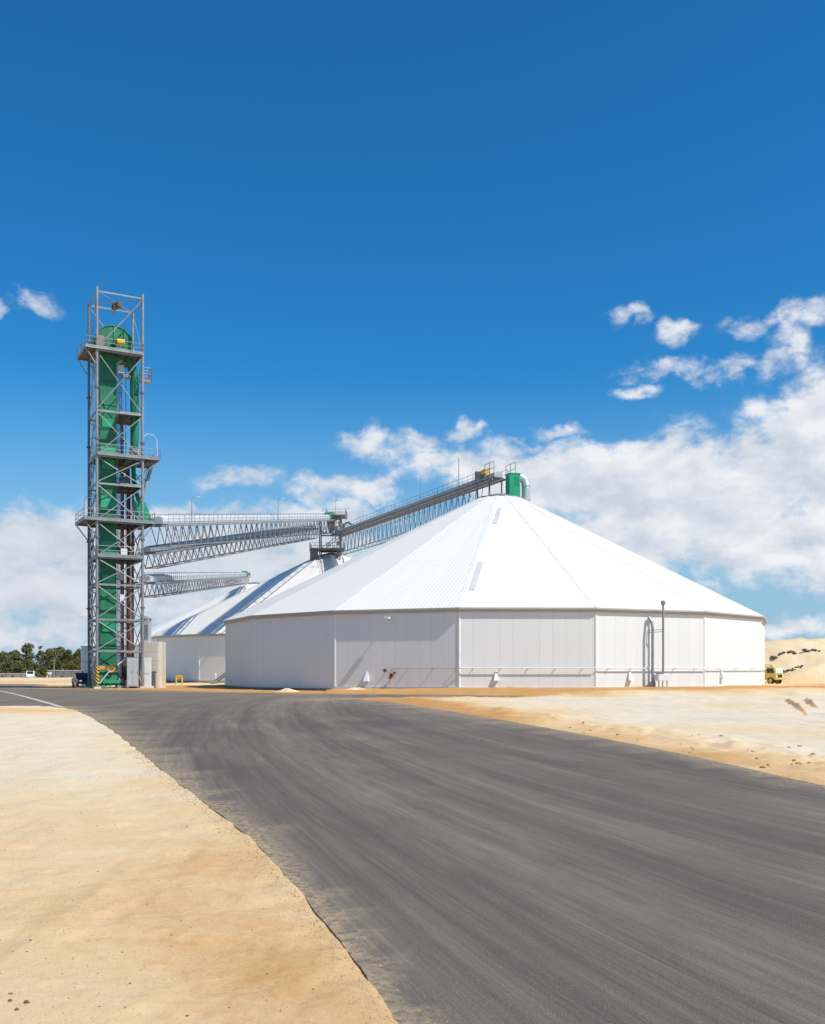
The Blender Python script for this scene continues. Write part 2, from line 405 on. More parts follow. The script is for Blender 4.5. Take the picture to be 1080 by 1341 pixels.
def build_ground():
    rad = np.concatenate([[0], np.geomspace(1.2, 60, 560), np.geomspace(61, 5000, 220)])
    front = np.arange(-34, 34.01, .17); rest = np.arange(38, 326, 6.0)
    ang = np.radians(np.concatenate([front, rest])); na, nr = len(ang), len(rad)
    X = np.outer(rad, np.sin(ang)); Y = np.outer(rad, np.cos(ang))
    Z, D = ground_height(X, Y)
    Z = np.where(np.hypot(X,Y) > 600, GZ, Z)
    ds = np.hypot(X-S1.x, Y-S1.y)-SR
    left = (X < -0.36*Y+6) & (Y < 60)
    # sand type: 0 = white scraped sand, 1 = orange subsoil
    mixv = np.full(X.shape, .44)
    lf = .53-.30*sstep(13, 24, Y-.35*X)+.12*np.exp(-(D/1.3)**2)*sstep(.4,.6,fbm(X*.6,Y*.6,61,3)) + .10*(fbm(X*.25,Y*.25,62,4)-.5)
    lf = lf+.17*np.exp(-(((X+1.9)/.9)**2+((Y-9.6)/2.2)**2))+.12*np.exp(-(((X+.9)/.5)**2+((Y-6.6)/.9)**2))
    lf = np.where(Y > 40, lf+.45*np.exp(-((Y-49)/4)**2)*sstep(-13,-19,X), lf)
    rt = .20+.52*np.exp(-(D/3.2)**2)+.62*np.exp(-((ds-2)/7)**2)+.55*sstep(52,64,Y-.3*X)*sstep(20,4,ds)+.35*sstep(10,0,X-.02*Y)*sstep(20,50,Y)
    rt = rt+.75*(fbm(X*.2,Y*.14,71,5)-.5)
    bk = np.where(Y > 165, .42+.3*(fbm(X*.05,Y*.12,81,3)-.5), .62) - .25*sstep(158,150,Y)
    mixv = np.where(left, lf, np.where(Y < 135, rt, bk))
    mixv = np.where((X > 20) & (Y > 100), .72+.2*(fbm(X*.2,Y*.2,91,3)-.5), mixv)
    mixv = np.clip(mixv, .05, .95)
    me = bpy.data.meshes.new('ground')
    idx = np.arange(na*nr).reshape(nr, na)
    a = idx[:-1]; b = idx[1:]
    faces = np.stack([a, b, np.roll(b,-1,1), np.roll(a,-1,1)], -1).reshape(-1,4)
    V = np.stack([X,Y,Z], -1).reshape(-1,3)
    me.from_pydata(V.tolist(), [], faces[na:].tolist()+[[int(idx[0,0]), int(q[1]), int(q[2])] for q in faces[:na]])
    for p in me.polygons: p.use_smooth = True
    at_ = me.attributes.new('mix', 'FLOAT', 'POINT'); at_.data.foreach_set('value', mixv.reshape(-1).astype(np.float32))
    me.materials.append(SAND)
    o = link(bpy.data.objects.new('ground', me)); o['kind'] = 'structure'
build_ground()
def gz(x, y): return float(ground_height(np.array([x]), np.array([y]))[0][0])

def build_road():
    from mathutils.geometry import delaunay_2d_cdt
    top = GZ+.03; n = len(road_poly)
    pts = [Vector((float(x), float(y))) for x, y in road_poly]
    gx, gy = [], []
    for Y in 1.2*1.09**np.arange(56):                          # inner points, so the surface and its dust follow the edges
        xs = np.arange(-60, 14, max(.25, Y*.035)); gx += list(xs); gy += [Y]*len(xs)
    gx, gy = np.array(gx), np.array(gy); ins = road_dist(gx, gy) < -.12
    pts += [Vector((float(x), float(y))) for x, y in zip(gx[ins], gy[ins])]
    vo, eo, fo, _, _, _ = delaunay_2d_cdt(pts, [], [list(range(n))], 1, 1e-5)
    bm = B(); vs = [bm.verts.new((v.x, v.y, top)) for v in vo]
    for f in fo:
        try: bm.faces.new([vs[i] for i in f])
        except ValueError: pass
    for v in [v for v in bm.verts if not v.link_faces]: bm.verts.remove(v)
    for f in bm.faces:
        f.normal_update()
        if f.normal.z < 0: f.normal_flip()
    for e in [e for e in bm.edges if e.is_boundary]:           # the cut side of the asphalt layer
        p, q = e.verts; lo = [bm.verts.new((v.co.x, v.co.y, top-.13)) for v in (p, q)]
        bm.faces.new((p, q, lo[1], lo[0]))
    me = bpy.data.meshes.new('road'); bmesh.ops.recalc_face_normals(bm, faces=bm.faces); bm.to_mesh(me); bm.free()
    co = np.zeros(len(me.vertices)*3); me.vertices.foreach_get('co', co); co = co.reshape(-1,3)
    d = road_dist(co[:,0], co[:,1]); r = np.hypot(co[:,0], co[:,1])
    e = np.exp(-np.clip(-d,0,None)/np.clip(.004*r+.02, .03, 1.0))*1.1 + .25*sstep(38, 75, co[:,1])
    a = me.attributes.new('edge', 'FLOAT', 'POINT'); a.data.foreach_set('value', np.clip(e,0,1).astype(np.float32))
    me.materials.append(ROAD)
    o = link(bpy.data.objects.new('road', me)); o['kind'] = 'structure'
build_road()
ROADTOP = GZ+.03
def ribbon(pts, w, z):
    bm = B(); prev = None; P = [Vector((x,y,z)) for x,y in pts]
    for i, p in enumerate(P):
        d = (P[min(i+1,len(P)-1)]-P[max(i-1,0)]).normalized(); s = Vector((-d.y,d.x,0))
        ww = (w[i] if isinstance(w, list) else w)*(1+rnd.uniform(-.1,.1))
        cur = (bm.verts.new(p+s*ww/2), bm.verts.new(p-s*ww/2))
        if prev: bm.faces.new((prev[0],prev[1],cur[1],cur[0]))
        prev = cur
    return bm
line = [gp(px,py,ROADTOP) for px,py in ((-40,898.5),(0,904.8),(14,907.6),(28,911),(42,914.8),(56,918.6),(70,922.6),(84,927))]
line = [tuple(Vector(a).lerp(Vector(b), t)) for a,b in zip(line, line[1:]) for t in (0,.25,.5,.75)]
props(obj('road_marking', ribbon(line, .30, ROADTOP+.004), PAINTW), kind='structure')

# sand hill behind the silo on the right
def build_hill():
    nx, ny = 220, 110
    x = np.linspace(20, 190, nx); y = np.linspace(136, 250, ny)
    X, Y = np.meshgrid(x, y)
    rise = sstep(140, 162, Y+ (fbm(X*.07,Y*.05,101,3)-.5)*16 + sstep(60,48,X)*0)
    H = 6.6*rise + .55*(X-52)/24*rise*(X < 120)
    # a shelf half way up and slumped gullies running down the face
    H += rise*(fbm(X*.12, Y*.05, 103, 4)-.5)*2.0 - rise*(1-rise)*4*(.9*np.abs(fbm(X*.33, Y*.10, 105, 4)-.5)*2)
    spur = np.exp(-((X-(66+(Y-150)*.9))/6)**2)*sstep(172,138,Y)*3.2*sstep(134,142,Y)
    H = np.maximum(H, spur) + (fbm(X*.7,Y*.7,107,5)-.5)*.8*rise
    Z = GZ-.1 + np.clip(H,0,None)*sstep(136,140,Y)
    V = np.stack([X,Y,Z],-1).reshape(-1,3); idx = np.arange(nx*ny).reshape(ny,nx)
    F = np.stack([idx[:-1,:-1],idx[:-1,1:],idx[1:,1:],idx[1:,:-1]],-1).reshape(-1,4)
    me = bpy.data.meshes.new('sand_hill'); me.from_pydata(V.tolist(), [], F.tolist())
    for p in me.polygons: p.use_smooth = True
    mv = .40+.7*(fbm(X*.05,Y*.2,111,4)-.5)+.25*sstep(2,0,Z)
    a = me.attributes.new('mix','FLOAT','POINT'); a.data.foreach_set('value', np.clip(mv,0,1).reshape(-1).astype(np.float32))
    me.materials.append(SAND)
    o = link(bpy.data.objects.new('sand_hill', me)); o['kind'] = 'structure'
    return X, Y, Z
HX, HY, HZ = build_hill()
def hill_z(x, y):
    fi = (y-HY[0,0])/(HY[1,0]-HY[0,0]); fj = (x-HX[0,0])/(HX[0,1]-HX[0,0])
    i = int(min(max(fi,0),HY.shape[0]-2)); j = int(min(max(fj,0),HX.shape[1]-2)); a, b = fi-i, fj-j
    return float((HZ[i,j]*(1-b)+HZ[i,j+1]*b)*(1-a)+(HZ[i+1,j]*(1-b)+HZ[i+1,j+1]*b)*a)
def stone_bm(c, s, seed, flat=.7):
    r = random.Random(seed); bm = B()
    bmesh.ops.create_icosphere(bm, subdivisions=2, radius=1)
    ph = [r.uniform(0,6) for _ in range(6)]
    for v in bm.verts:
        p = v.co; k = 1+.22*math.sin(3*p.x+ph[0])*math.sin(2.6*p.y+ph[1])+.15*math.sin(5*p.z+ph[2]+2*p.x)+r.uniform(-.06,.06)
        v.co = Vector((p.x*k*s*(1+.3*math.sin(ph[3])), p.y*k*s, p.z*k*s*flat))
    bmesh.ops.rotate(bm, verts=bm.verts, matrix=Matrix.Rotation(ph[4],3,'Z'), cent=(0,0,0))
    bmesh.ops.translate(bm, verts=bm.verts, vec=Vector(c)+Vector((0,0,s*flat*.35)))
    return bm
def hill_hit(px, py):
    """walk out along a sight line until the hill face is met"""
    for k in range(900):
        Y = 137+k*.1; p = at(px, py, Y)
        if hill_z(p.x, p.y) > p.z: return Vector((p.x, p.y, hill_z(p.x,p.y)))
    return None
spots = [(1013,862.5,.42)]+[(1022+i*2.6+rnd.uniform(-1,1), 856.5-i*.28+rnd.uniform(-1.8,2.4), rnd.uniform(.12,.34)) for i in range(20) if i not in (3,8,9,15)]+\
        [(1027+i*1.9+rnd.uniform(-1,1), 882-i*.75+rnd.uniform(-2.5,1), rnd.uniform(.12,.24)) for i in range(13)]
for i, (px, py, s) in enumerate(spots):
    h = hill_hit(px, py)
    if h is None: continue
    lab = ('dark brown rocks in a broken row along the upper sand slope' if 0 < i <= 16 else 'small dark rocks clustered on the lower sand slope behind the yellow truck') if i else 'single larger dark rock on the sand slope just right of the white silo'
    o = obj('rock', stone_bm(h, s, 300+i), STONE, origin=h)
    props(o, lab, 'rock', 'dark rocks strewn on the sand hill')
# ridges added so their shade reads as furrows; small sand heaps
def heap(name, c, lx, ly, hgt, rz, label, cat, seed, group=None, mixv=.6):
    bm = B(); n, m_ = 28, 9; M = Matrix.Rotation(rz, 3, 'Z'); c = Vector(c); rings = []
    r = random.Random(seed); ph = r.uniform(0,9)
    for j in range(m_+1):
        t = j/m_; ring = []
        for i in range(n):
            a = 2*math.pi*i/n; k = (1-t)*(1+.16*math.sin(3*a+ph)+.09*math.sin(7*a+2*ph))
            z = hgt*(sstep(0,1,t)*.9+.1*t)*(1+.12*math.sin(5*a+ph+4*t))-.05
            ring.append(bm.verts.new(c+M@Vector((lx*k*math.cos(a), ly*k*math.sin(a), float(z)))) if t < 1 else None)
        if t < 1: rings.append(ring)
    for a, b in zip(rings, rings[1:]):
        for i in range(n): bm.faces.new((a[i],a[(i+1)%n],b[(i+1)%n],b[i]))
    bm.faces.new(rings[-1])
    o = obj(name, bm, SAND, origin=c, smooth=True)
    at_ = o.data.attributes.new('mix','FLOAT','POINT'); at_.data.foreach_set('value', np.full(len(o.data.vertices), mixv, np.float32))
    props(o, label, cat, group)
def ridge(pts, w, hgt, label):
    P = [Vector((x, y, gz(x, y))) for x, y in pts]; bm = B(); rows = []; n = len(P)
    for i, p in enumerate(P):
        d = (P[min(i+1,n-1)]-P[max(i-1,0)]); d.z = 0; d.normalize(); sd_ = Vector((d.y,-d.x,0)); t = i/(n-1)
        hh = hgt*math.sin(math.pi*min(1,t*1.02))**.6*(1+rnd.uniform(-.18,.18)); ww = w*(1+rnd.uniform(-.15,.15))
        rows.append([bm.verts.new(p+sd_*ww*u_+Vector((0,0,hh*v_-.05))) for u_, v_ in ((-.75,0),(-.3,.75),(-.1,1),(.25,.72),(.8,.28),(1.3,0))])
    for a, b in zip(rows, rows[1:]):
        for i in range(5): bm.faces.new((a[i],a[i+1],b[i+1],b[i]))
    o = obj('rut_shade_ridge', bm, SAND, origin=P[n//2], smooth=True)  # raised where ruts run, shaped to throw one side into shade
    at_ = o.data.attributes.new('mix','FLOAT','POINT'); at_.data.foreach_set('value', np.full(len(o.data.vertices), .62, np.float32))
    props(o, label, 'sand ridge', 'sand ridges on the right-hand sand')
for pa, lab in ((((1029,911.5),(1034,914.5),(1041,918.5),(1050,924),(1061,931)),'added sand ridge whose shaded side marks a rut, left of the two on the right-hand sand'), (((1052,911),(1058,914),(1065,918.5),(1076,925)),'added sand ridge whose shaded side marks a rut, right of the two at the frame edge')):
    pp_ = [gp(px, py, -.03) for px, py in pa]
    ridge([tuple(Vector(a).lerp(Vector(b), t)) for a,b in zip(pp_, pp_[1:]) for t in (0,.25,.5,.75)], .26, .30, lab)
for px, w, hgt, lab in ((376,1.5,.42,'low sand heap against the shaded side of the white silo'), (466,2.2,.5,'broad sand heap below the silo wall near its sunlit corner')):
    x, y = gp(px, 906.5); heap('sand_heap', (x,y,GZ), w, .8, hgt, .1, lab, 'sand heap', px, 'sand heaps by the silo', .45)

# ------------------------------------------------------------------ silos
NS = 16; EAVE, APEX, RT = 7.72, 25.0, 2.8
PH = -.1702
def ring_pt(c, r, a, z): return Vector((c.x+r*math.sin(a), c.y-r*math.cos(a), z))
AX = 1.1                                       # the peak sits a little off the centre of the ring wall
def roof_pt(c, r, a, z): return ring_pt(c+Vector((AX*(1-r/(SR+.34)),0,0)), r, a, z)
def silo_shell(c, ph, label, name='grain_silo'):
    root = thing(name, c, label, 'grain silo', 'white sixteen-sided grain silos')
    A = [ph+2*math.pi*k/NS for k in range(NS)]
    side = 2*SR*math.sin(math.pi/NS)
    # walls: panels with their own UVs in metres
    bm = B(); uv = bm.loops.layers.uv.new('UVMap')
    for k in range(NS):
        a, b = A[k], A[(k+1)%NS]
        vs = [bm.verts.new(ring_pt(c, SR, t, z)) for t, z in ((a,.2),(b,.2),(b,EAVE),(a,EAVE))]
        f = bm.faces.new(vs)
        for l, q in zip(f.loops, ((0,.0),(side,.0),(side,EAVE),(0,EAVE))): l[uv].uv = (q[0]+k*side, q[1])
    bmesh.ops.remove_doubles(bm, verts=bm.verts, dist=1e-4)
    obj('wall', bm, WALL, root)
    # corner cover strips stand proud of the wall
    for k in range(NS):
        bm = B(); n = ring_pt(c, SR+.03, A[k], 0)
        t = Vector((math.cos(A[k]), math.sin(A[k]), 0))
        o_ = Vector((math.sin(A[k]), -math.cos(A[k]), 0))
        prism(bm, [n-t*.16-o_*.06, n-t*.03+o_*.03, n+t*.03+o_*.03, n+t*.16-o_*.06], Vector((0,0,.21)), Vector((0,0,EAVE-.35)))
        obj('corner_strip', bm, WHITE, root)
    def ring(name, prof, mat):
        bm = B(); rs = []
        for k in range(NS): rs.append([bm.verts.new(ring_pt(c, r, A[k], z)) for r, z in prof])
        m_ = len(prof)
        for k in range(NS):
            a, b = rs[k], rs[(k+1)%NS]
            for i in range(m_): bm.faces.new((a[i], b[i], b[(i+1)%m_], a[(i+1)%m_]))
        return obj(name, bm, mat, root)
    ring('plinth', ((SR-.2,-.2),(SR+.10,-.2),(SR+.10,.24),(SR-.2,.24)), CONC_W)
    ring('footing', ((SR-.3,-.6),(SR+.45,-.6),(SR+.38,-.005),(SR-.3,-.005)), EARTH)
    ring('gutter', ((SR+.012,EAVE-.40),(SR+.20,EAVE-.40),(SR+.20,EAVE-.16),(SR+.40,EAVE-.16),(SR+.40,EAVE-.008),(SR+.012,EAVE-.008)), TRIM)
    # roof, one facet per side, corrugations along each facet's own fall
    bm = B(); uv = bm.loops.layers.uv.new('UVMap'); RE = SR+.34
    def rz(r): return EAVE+(APEX-EAVE)*(1-r/RE)
    for k in range(NS):
        a, b = A[k], A[(k+1)%NS]
        q = [(RE,a),(RE,b),(RT,b),(RT,a)]
        f = bm.faces.new([bm.verts.new(roof_pt(c, r, t, rz(r))) for r, t in q])
        half = lambda r: r*math.sin(math.pi/NS)
        sl = math.hypot((RE-RT)*math.cos(math.pi/NS), rz(RT)-rz(RE))
        for l, w in zip(f.loops, ((-half(RE),0),(half(RE),0),(half(RT),sl),(-half(RT),sl))): l[uv].uv = w
    top = [bm.verts.new(roof_pt(c, RT, A[k], rz(RT))) for k in range(NS)]
    bm.faces.new(top)
    bmesh.ops.remove_doubles(bm, verts=bm.verts, dist=1e-4)
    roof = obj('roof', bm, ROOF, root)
    for k in range(NS):
        bm = B(); p, q = roof_pt(c, RE-.02, A[k], rz(RE)+.012), roof_pt(c, RT, A[k], rz(RT)+.012)
        bar(bm, p, q, .42, .02); obj('hip_cap', bm, WHITE, roof)
    bm = B(); lathe(bm, c+Vector((AX*.92,0,rz(RT)-.25)), [(RT+.25,0),(RT+.25,.28),(RT*.9,.36),(RT*.6,.62),(1.0,.8),(.001,.85)], 16)
    obj('peak_cap', bm, GALV, roof)
    return root, roof, A, rz, RE
silo1, roof1, A1, rz1, RE1 = silo_shell(S1, PH, 'nearest large white sixteen-sided silo with conical roof beside the road')
silo2 = copy_tree(silo1); silo2.location = S2; silo2.rotation_euler.z = -.03
silo2['label'] = 'middle white silo, half hidden behind the nearest one'
silo3 = copy_tree(silo1); silo3.location = S3; silo3.rotation_euler.z = .06
silo3['label'] = 'farthest white silo, only its roof showing behind the tower'
def wall_pt(S, k, t, z, out=0.):               # on side k, fraction t along it
    a, b = ring_pt(S1, SR, A1[k%NS], z), ring_pt(S1, SR, A1[(k+1)%NS], z)
    am = (A1[k%NS]+A1[k%NS]+2*math.pi/NS)/2
    return a.lerp(b, t)+Vector((math.sin(am), -math.cos(am), 0))*out
def side_dirs(k):
    am = A1[k%NS]+math.pi/NS
    return Vector((math.sin(am), -math.cos(am), 0)), Vector((math.cos(am), math.sin(am), 0))
# roof light strips: a raised translucent sheet with a kerb, on the facets facing the road
def roof_strip(k, u0, u1, v0, v1, name='skylight', mat=None):
    am = A1[k%NS]+math.pi/NS; t = Vector((math.cos(am), math.sin(am), 0)); ap = math.cos(math.pi/NS)
    base = ring_pt(S1, RE1*ap, am, EAVE); topc = ring_pt(S1, RT*ap, am, rz1(RT)); d = (topc-base).normalized(); n_ = t.cross(d)
    if n_.z < 0: n_ = -n_
    bm = B(); prism(bm, [base+t*u+d*v for u,v in ((u0,v0),(u1,v0),(u1,v1),(u0,v1))], n_*.02, n_*.085)
    return obj(name, bm, mat or SKYL, roof1)
def hip_strip(k, off, w, r0, r1):              # translucent sheet laid beside a hip
    a = A1[k]; t = side_dirs(k)[1]; p, q = roof_pt(S1, r0, a, rz1(r0)), roof_pt(S1, r1, a, rz1(r1))
    nn = (q-p).cross(t).normalized(); nn = nn if nn.z > 0 else -nn
    bm = B(); prism(bm, [p+t*off, p+t*(off+w), q+t*(off+w), q+t*off], nn*.015, nn*.07)
    obj('skylight', bm, SKYL, roof1)
hip_strip(0, .42, .56, 23.2, 29.8); hip_strip(0, .62, .50, 7.4, 12.4)
# wall fittings
def hood(k, t, z):
    n_, tt = side_dirs(k); p = wall_pt(S1, k, t, z)
    bm = B(); w, h, d = .26, 1.0, .42
    vs = [bm.verts.new(p+v) for v in (-tt*w+n_*.02, tt*w+n_*.02, tt*w+n_*d, -tt*w+n_*d, -tt*.06+n_*.02+Vector((0,0,h)), tt*.06+n_*.02+Vector((0,0,h)))]
    for f in ((0,1,2,3),(3,2,5,4),(1,0,4,5),(0,3,4),(2,1,5)): bm.faces.new([vs[i] for i in f])
    obj('vent_hood', bm, WHITE, silo1)
for k, t, z in ((-1,.27,.75),(0,.27,.85),(1,.295,.85),(2,.27,.95)): hood(k, t, z)
def wall_pipe(k, t0, t1, z, r, out, mat):
    bm = B(); tube(bm, wall_pt(S1,k,t0,z,out), wall_pt(S1,k,t1,z,out), r, 8); obj('wall_pipe', bm, mat, silo1)
wall_pipe(-1, .52, 1.02, 2.02, .04, .34, PINK)
for k in (0,1,2,3): wall_pipe(k, -.0, 1.0, 2.02, .055, .26 if k else .3, WHITE)
for k, ts in ((-1,(.6,.8,.98)),(0,(.1,.3,.5,.7,.9)),(1,(.1,.3,.5,.7,.9)),(2,(.2,.5,.8))):
    for t in ts:
        bm = B(); p = wall_pt(S1,k,t,1.96); bar(bm, p, p+side_dirs(k)[0]*.36, .06, .06); obj('pipe_bracket', bm, GALV, silo1)
n_, tt = side_dirs(-1); pv = wall_pt(S1, -1, .465, 1.45)
bm = B()
pipe(bm, [wall_pt(S1,-1,.535,2.02,.34), wall_pt(S1,-1,.49,1.98,.34), wall_pt(S1,-1,.475,1.7,.34), wall_pt(S1,-1,.47,1.0,.34), wall_pt(S1,-1,.47,.3,.30)], .05, 8)
vm = obj('valve_manifold', bm, PINK, silo1)
for dx, dz, r in ((-.45,.35,.17),(.2,-.1,.19),(.5,.12,.10),(.05,-.35,.11)):
    bm = B(); c = pv+tt*dx+n_*.42+Vector((0,0,dz)); tube(bm, c, c+n_*.10, r, 12); tube(bm, c-n_*.4, c, .05, 6); obj('valve_wheel', bm, RED if dx > .1 else STONE, vm)
bm = B(); p = wall_pt(S1, -1, .455, 6.78)
bar(bm, p, p+n_*.55+Vector((0,0,.05)), .07, .07)
lamp = obj('wall_light', bm, GALV, silo1)
bm = B(); box(bm, p+n_*.72+Vector((0,0,.06)), (.55,.42,.20), math.atan2(tt.y,tt.x), .04); obj('lamp_head', bm, WHITE, lamp)

# vent pipe unit standing in front of the right-hand wall
n_, tt = side_dirs(1)
base = wall_pt(S1, 1, .515, 0, 1.15)
u = thing('fan_unit', (base.x, base.y, gz(base.x, base.y)), 'grey fan unit with tall capped vent pipe before the right silo wall', 'fan unit')
rzf = math.atan2(tt.y, tt.x)
bz = gz(base.x, base.y)
bm = B(); box(bm, base+Vector((0,0,1.12)), (1.15,.8,.62), rzf, .05); hs = obj('fan_housing', bm, CABW, u)
bm = B(); tube(bm, base-tt*.1+Vector((0,0,1.44)), base-tt*.1+Vector((0,0,1.62)), .36, 14); obj('inlet_ring', bm, GALV, hs)
for a_ in (-1,1):
    for b_ in (-1,1):
        bm = B(); p = base+tt*.48*a_+n_*.32*b_; bar(bm, p+Vector((0,0,bz-.05)), p+Vector((0,0,.83)), .09, .09); obj('leg', bm, GALV, u)
bm = B(); pp = base+tt*.28; pipe(bm, [pp+Vector((0,0,1.4)), pp+Vector((0,0,4)), pp+Vector((0,0,8.15))], .105, 12); st = obj('vent_pipe', bm, GALV, u)
bm = B(); lathe(bm, pp+Vector((0,0,8.1)), [(.11,0),(.24,.08),(.24,.32),(.13,.44),(.001,.46)], 14); obj('pipe_cap', bm, GALV, st)
for z in (5.55, 5.75):
    bm = B(); pipe(bm, [pp+Vector((0,0,z)), pp-tt*.55-n_*.35+Vector((0,0,z-.05)), wall_pt(S1,1,.46,z-.1,.05)], .03, 6); obj('pipe_stay', bm, GALV, u)
bm = B(); q = base-tt*.62-n_*.45
pipe(bm, [q+Vector((0,0,.55)), q+Vector((0,0,3)), q+Vector((0,0,5.9)), q-n_*.15+Vector((0,0,6.5)), q-n_*.45-tt*.12+Vector((0,0,6.95))], .13, 12); obj('duct_riser', bm, GALV, u)
bm = B(); box(bm, q+Vector((0,0,.25)), (.42,.42,.9), rzf, .04); obj('duct_boot', bm, GALV, u)

# ------------------------------------------------------------------ steel tower
TF = Vector((-34.95, 110.0, 0)); UA = Vector((math.cos(R_(28)), math.sin(R_(28)), 0)); UB = Vector((-math.sin(R_(28)), math.cos(R_(28)), 0))
RZT = R_(28)
def T(a, b, z): return TF+UA*a+UB*b+Vector((0,0,z))
TS = 5.0
def tz(py): return EYE+(HOR-py)*.0846
LV = dict(top=tz(381), A=tz(457.5), B=tz(537), C=tz(596), D=tz(632.5), E=tz(682), F=tz(729.5), G=tz(765), I=tz(811), J=tz(852.5))
tower = thing('elevator_tower', (TF.x, TF.y, GZ), 'tall open steel lattice tower around the green bucket elevator', 'steel tower')
CORN = ((0,0),(TS,0),(TS,TS),(0,TS))
for i, (a, b) in enumerate(CORN):
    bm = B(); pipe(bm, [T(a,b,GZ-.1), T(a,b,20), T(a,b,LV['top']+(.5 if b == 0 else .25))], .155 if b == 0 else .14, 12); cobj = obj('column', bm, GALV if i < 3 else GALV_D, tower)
    for z in (8.9, 16.6, 27.5, 33.2):
        bm = B(); tube(bm, T(a,b,z-.09), T(a,b,z+.09), .27, 12); obj('flange', bm, GALV_D, cobj)
    bm = B(); box(bm, T(a,b,GZ+.12), (.75,.75,.22), RZT); obj('base_plate', bm, CONC, cobj)
bm = B(); tube(bm, T(0,0,.35), T(0,0,2.15), .23, 14); obj('post_guard', bm, STRIPE, tower)
levels = ['J','I','G','F','E','D','C','B','A','top']
for L_ in levels:
    z = LV[L_]
    for (a,b),(c_,d_) in zip(CORN, CORN[1:]+CORN[:1]):
        bm = B(); p, q = T(a,b,z), T(c_,d_,z); dd = (q-p).normalized()*.16
        bar(bm, p+dd, q-dd, .13 if L_ != 'top' else .11, .22 if L_ != 'top' else .15); obj('beam', bm, GALV, tower)
zz = [GZ+.1]+[LV[k] for k in levels]
def brace(p, q, r=.06, mat=None):
    bm = B(); d = (q-p).normalized(); tube(bm, p+d*.2, q-d*.2, r, 8); return obj('brace', bm, mat or GALV, tower)
for i in range(len(zz)-1):
    z0, z1 = zz[i]+.14, zz[i+1]-.14
    for j, ((a,b),(c_,d_)) in enumerate(zip(CORN, CORN[1:]+CORN[:1])):
        inn = (UB if j == 0 else -UA if j == 1 else -UB if j == 2 else UA)*.06
        r = .065 if j == 0 else .05
        if j == 0 and i == 0: continue
        if i >= 6:
            brace(T(a,b,z0), T(c_,d_,z1), r)
            if j == 0 and i in (6,7,8): brace(T(a,b,z1)+inn*2, T((a+c_)/2,(b+d_)/2,(z0+z1)/2)+inn*2, .055)
            if j == 0 and i < 9: brace(T((a+c_)/2,(b+d_)/2,(z0+z1)/2)+inn*2, T(c_,d_,z0)+inn*2, .05)
        else:
            brace(T(a,b,z0)+inn, T(c_,d_,z1)+inn, .065); brace(T(a,b,z1)-inn, T(c_,d_,z0)-inn, .065)
for p, q in (((0,0),(TS,TS)),((TS,0),(0,TS))): brace(T(*p,LV['top']), T(*q,LV['top']), .05)
bm = B(); box(bm, T(2.6,2.4,LV['top']-.45), (.5,1.5,.55), RZT+.3, .05); ho = obj('hoist', bm, STONE, tower)
bm = B(); tube(bm, T(2.2,1.7,LV['top']-.6), T(2.2,1.7,LV['top']-1.5), .05, 6); box(bm, T(2.2,1.7,LV['top']-1.5), (.22,.18,.3), RZT); obj('hook', bm, STONE, ho)
def rail_bm(pts, h=1.05, r=.03, step=1.2, toe=True):
    bm = B()
    for p, q in zip(pts, pts[1:]):
        L_ = (q-p).length; k = max(1, round(L_/step))
        for i in range(k+1):
            c = p.lerp(q, i/k); tube(bm, c, c+Vector((0,0,h)), r*.95, 6)
        for z in (h, h*.52): tube(bm, p+Vector((0,0,z)), q+Vector((0,0,z)), r, 6)
        if toe: bar(bm, p+Vector((0,0,.08)), q+Vector((0,0,.08)), .015, .14)
    return bm
def platform(z, a0, a1, b0, b1, rails=True, label=None):
    z0 = z+.14
    bm = B(); prism(bm, [T(a0,b0,z0),T(a1,b0,z0),T(a1,b1,z0),T(a0,b1,z0)], Vector((0,0,.01)), Vector((0,0,.09)))
    dk = obj('platform', bm, GRATE, tower)
    for (p,q) in (((a0,b0),(a1,b0)),((a1,b0),(a1,b1)),((a1,b1),(a0,b1)),((a0,b1),(a0,b0))):
        bm = B(); bar(bm, T(*p,z0-.02), T(*q,z0-.02), .09, .18); obj('edge_beam', bm, GALV, dk)
    for k in range(1, int((a1-a0)/1.1)):
        bm = B(); a = a0+k*(a1-a0)/int((a1-a0)/1.1); bar(bm, T(a,b0+.06,z0-.08), T(a,b1-.06,z0-.08), .07, .16); obj('joist', bm, GALV_D, dk)
    if rails:
        c = [(a0,b0),(a1,b0),(a1,b1),(a0,b1),(a0,b0)]
        obj('handrail', rail_bm([T(*p, z0+.09) for p in c], r=.026), GALV, dk)
    for s, lim, edge in ((-1,a0,0),(1,a1,TS)):
        ov = (edge-a0) if s < 0 else (a1-edge)
        if ov > .8:
            for b in (0, TS):
                bm = B(); tube(bm, T(edge+s*ov*.92, b, z0-.15), T(edge, b, z0-1.9), .065, 8); obj('bracket', bm, GALV, dk)
platform(LV['A'], -1.3, 5.0, -.30, 5.0)
platform(LV['C'], .0, 6.9, -.30, 5.0)
platform(LV['D'], 2.55, 5.0, -.0, 5.0, False)
platform(LV['E'], -1.45, 6.3, -.35, 5.2)
platform(LV['F'], .0, 5.0, -.30, 4.6)
platform(LV['B'], 2.55, 5.0, .0, 5.0, False)
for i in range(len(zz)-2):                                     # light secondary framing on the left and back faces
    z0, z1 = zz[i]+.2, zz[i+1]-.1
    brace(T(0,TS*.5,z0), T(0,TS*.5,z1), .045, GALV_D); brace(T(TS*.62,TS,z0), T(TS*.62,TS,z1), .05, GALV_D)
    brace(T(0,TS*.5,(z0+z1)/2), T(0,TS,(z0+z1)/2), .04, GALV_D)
    brace(T(2.75,TS*.5,z1), T(TS,TS*.5,z1-.05), .05, GALV_D)
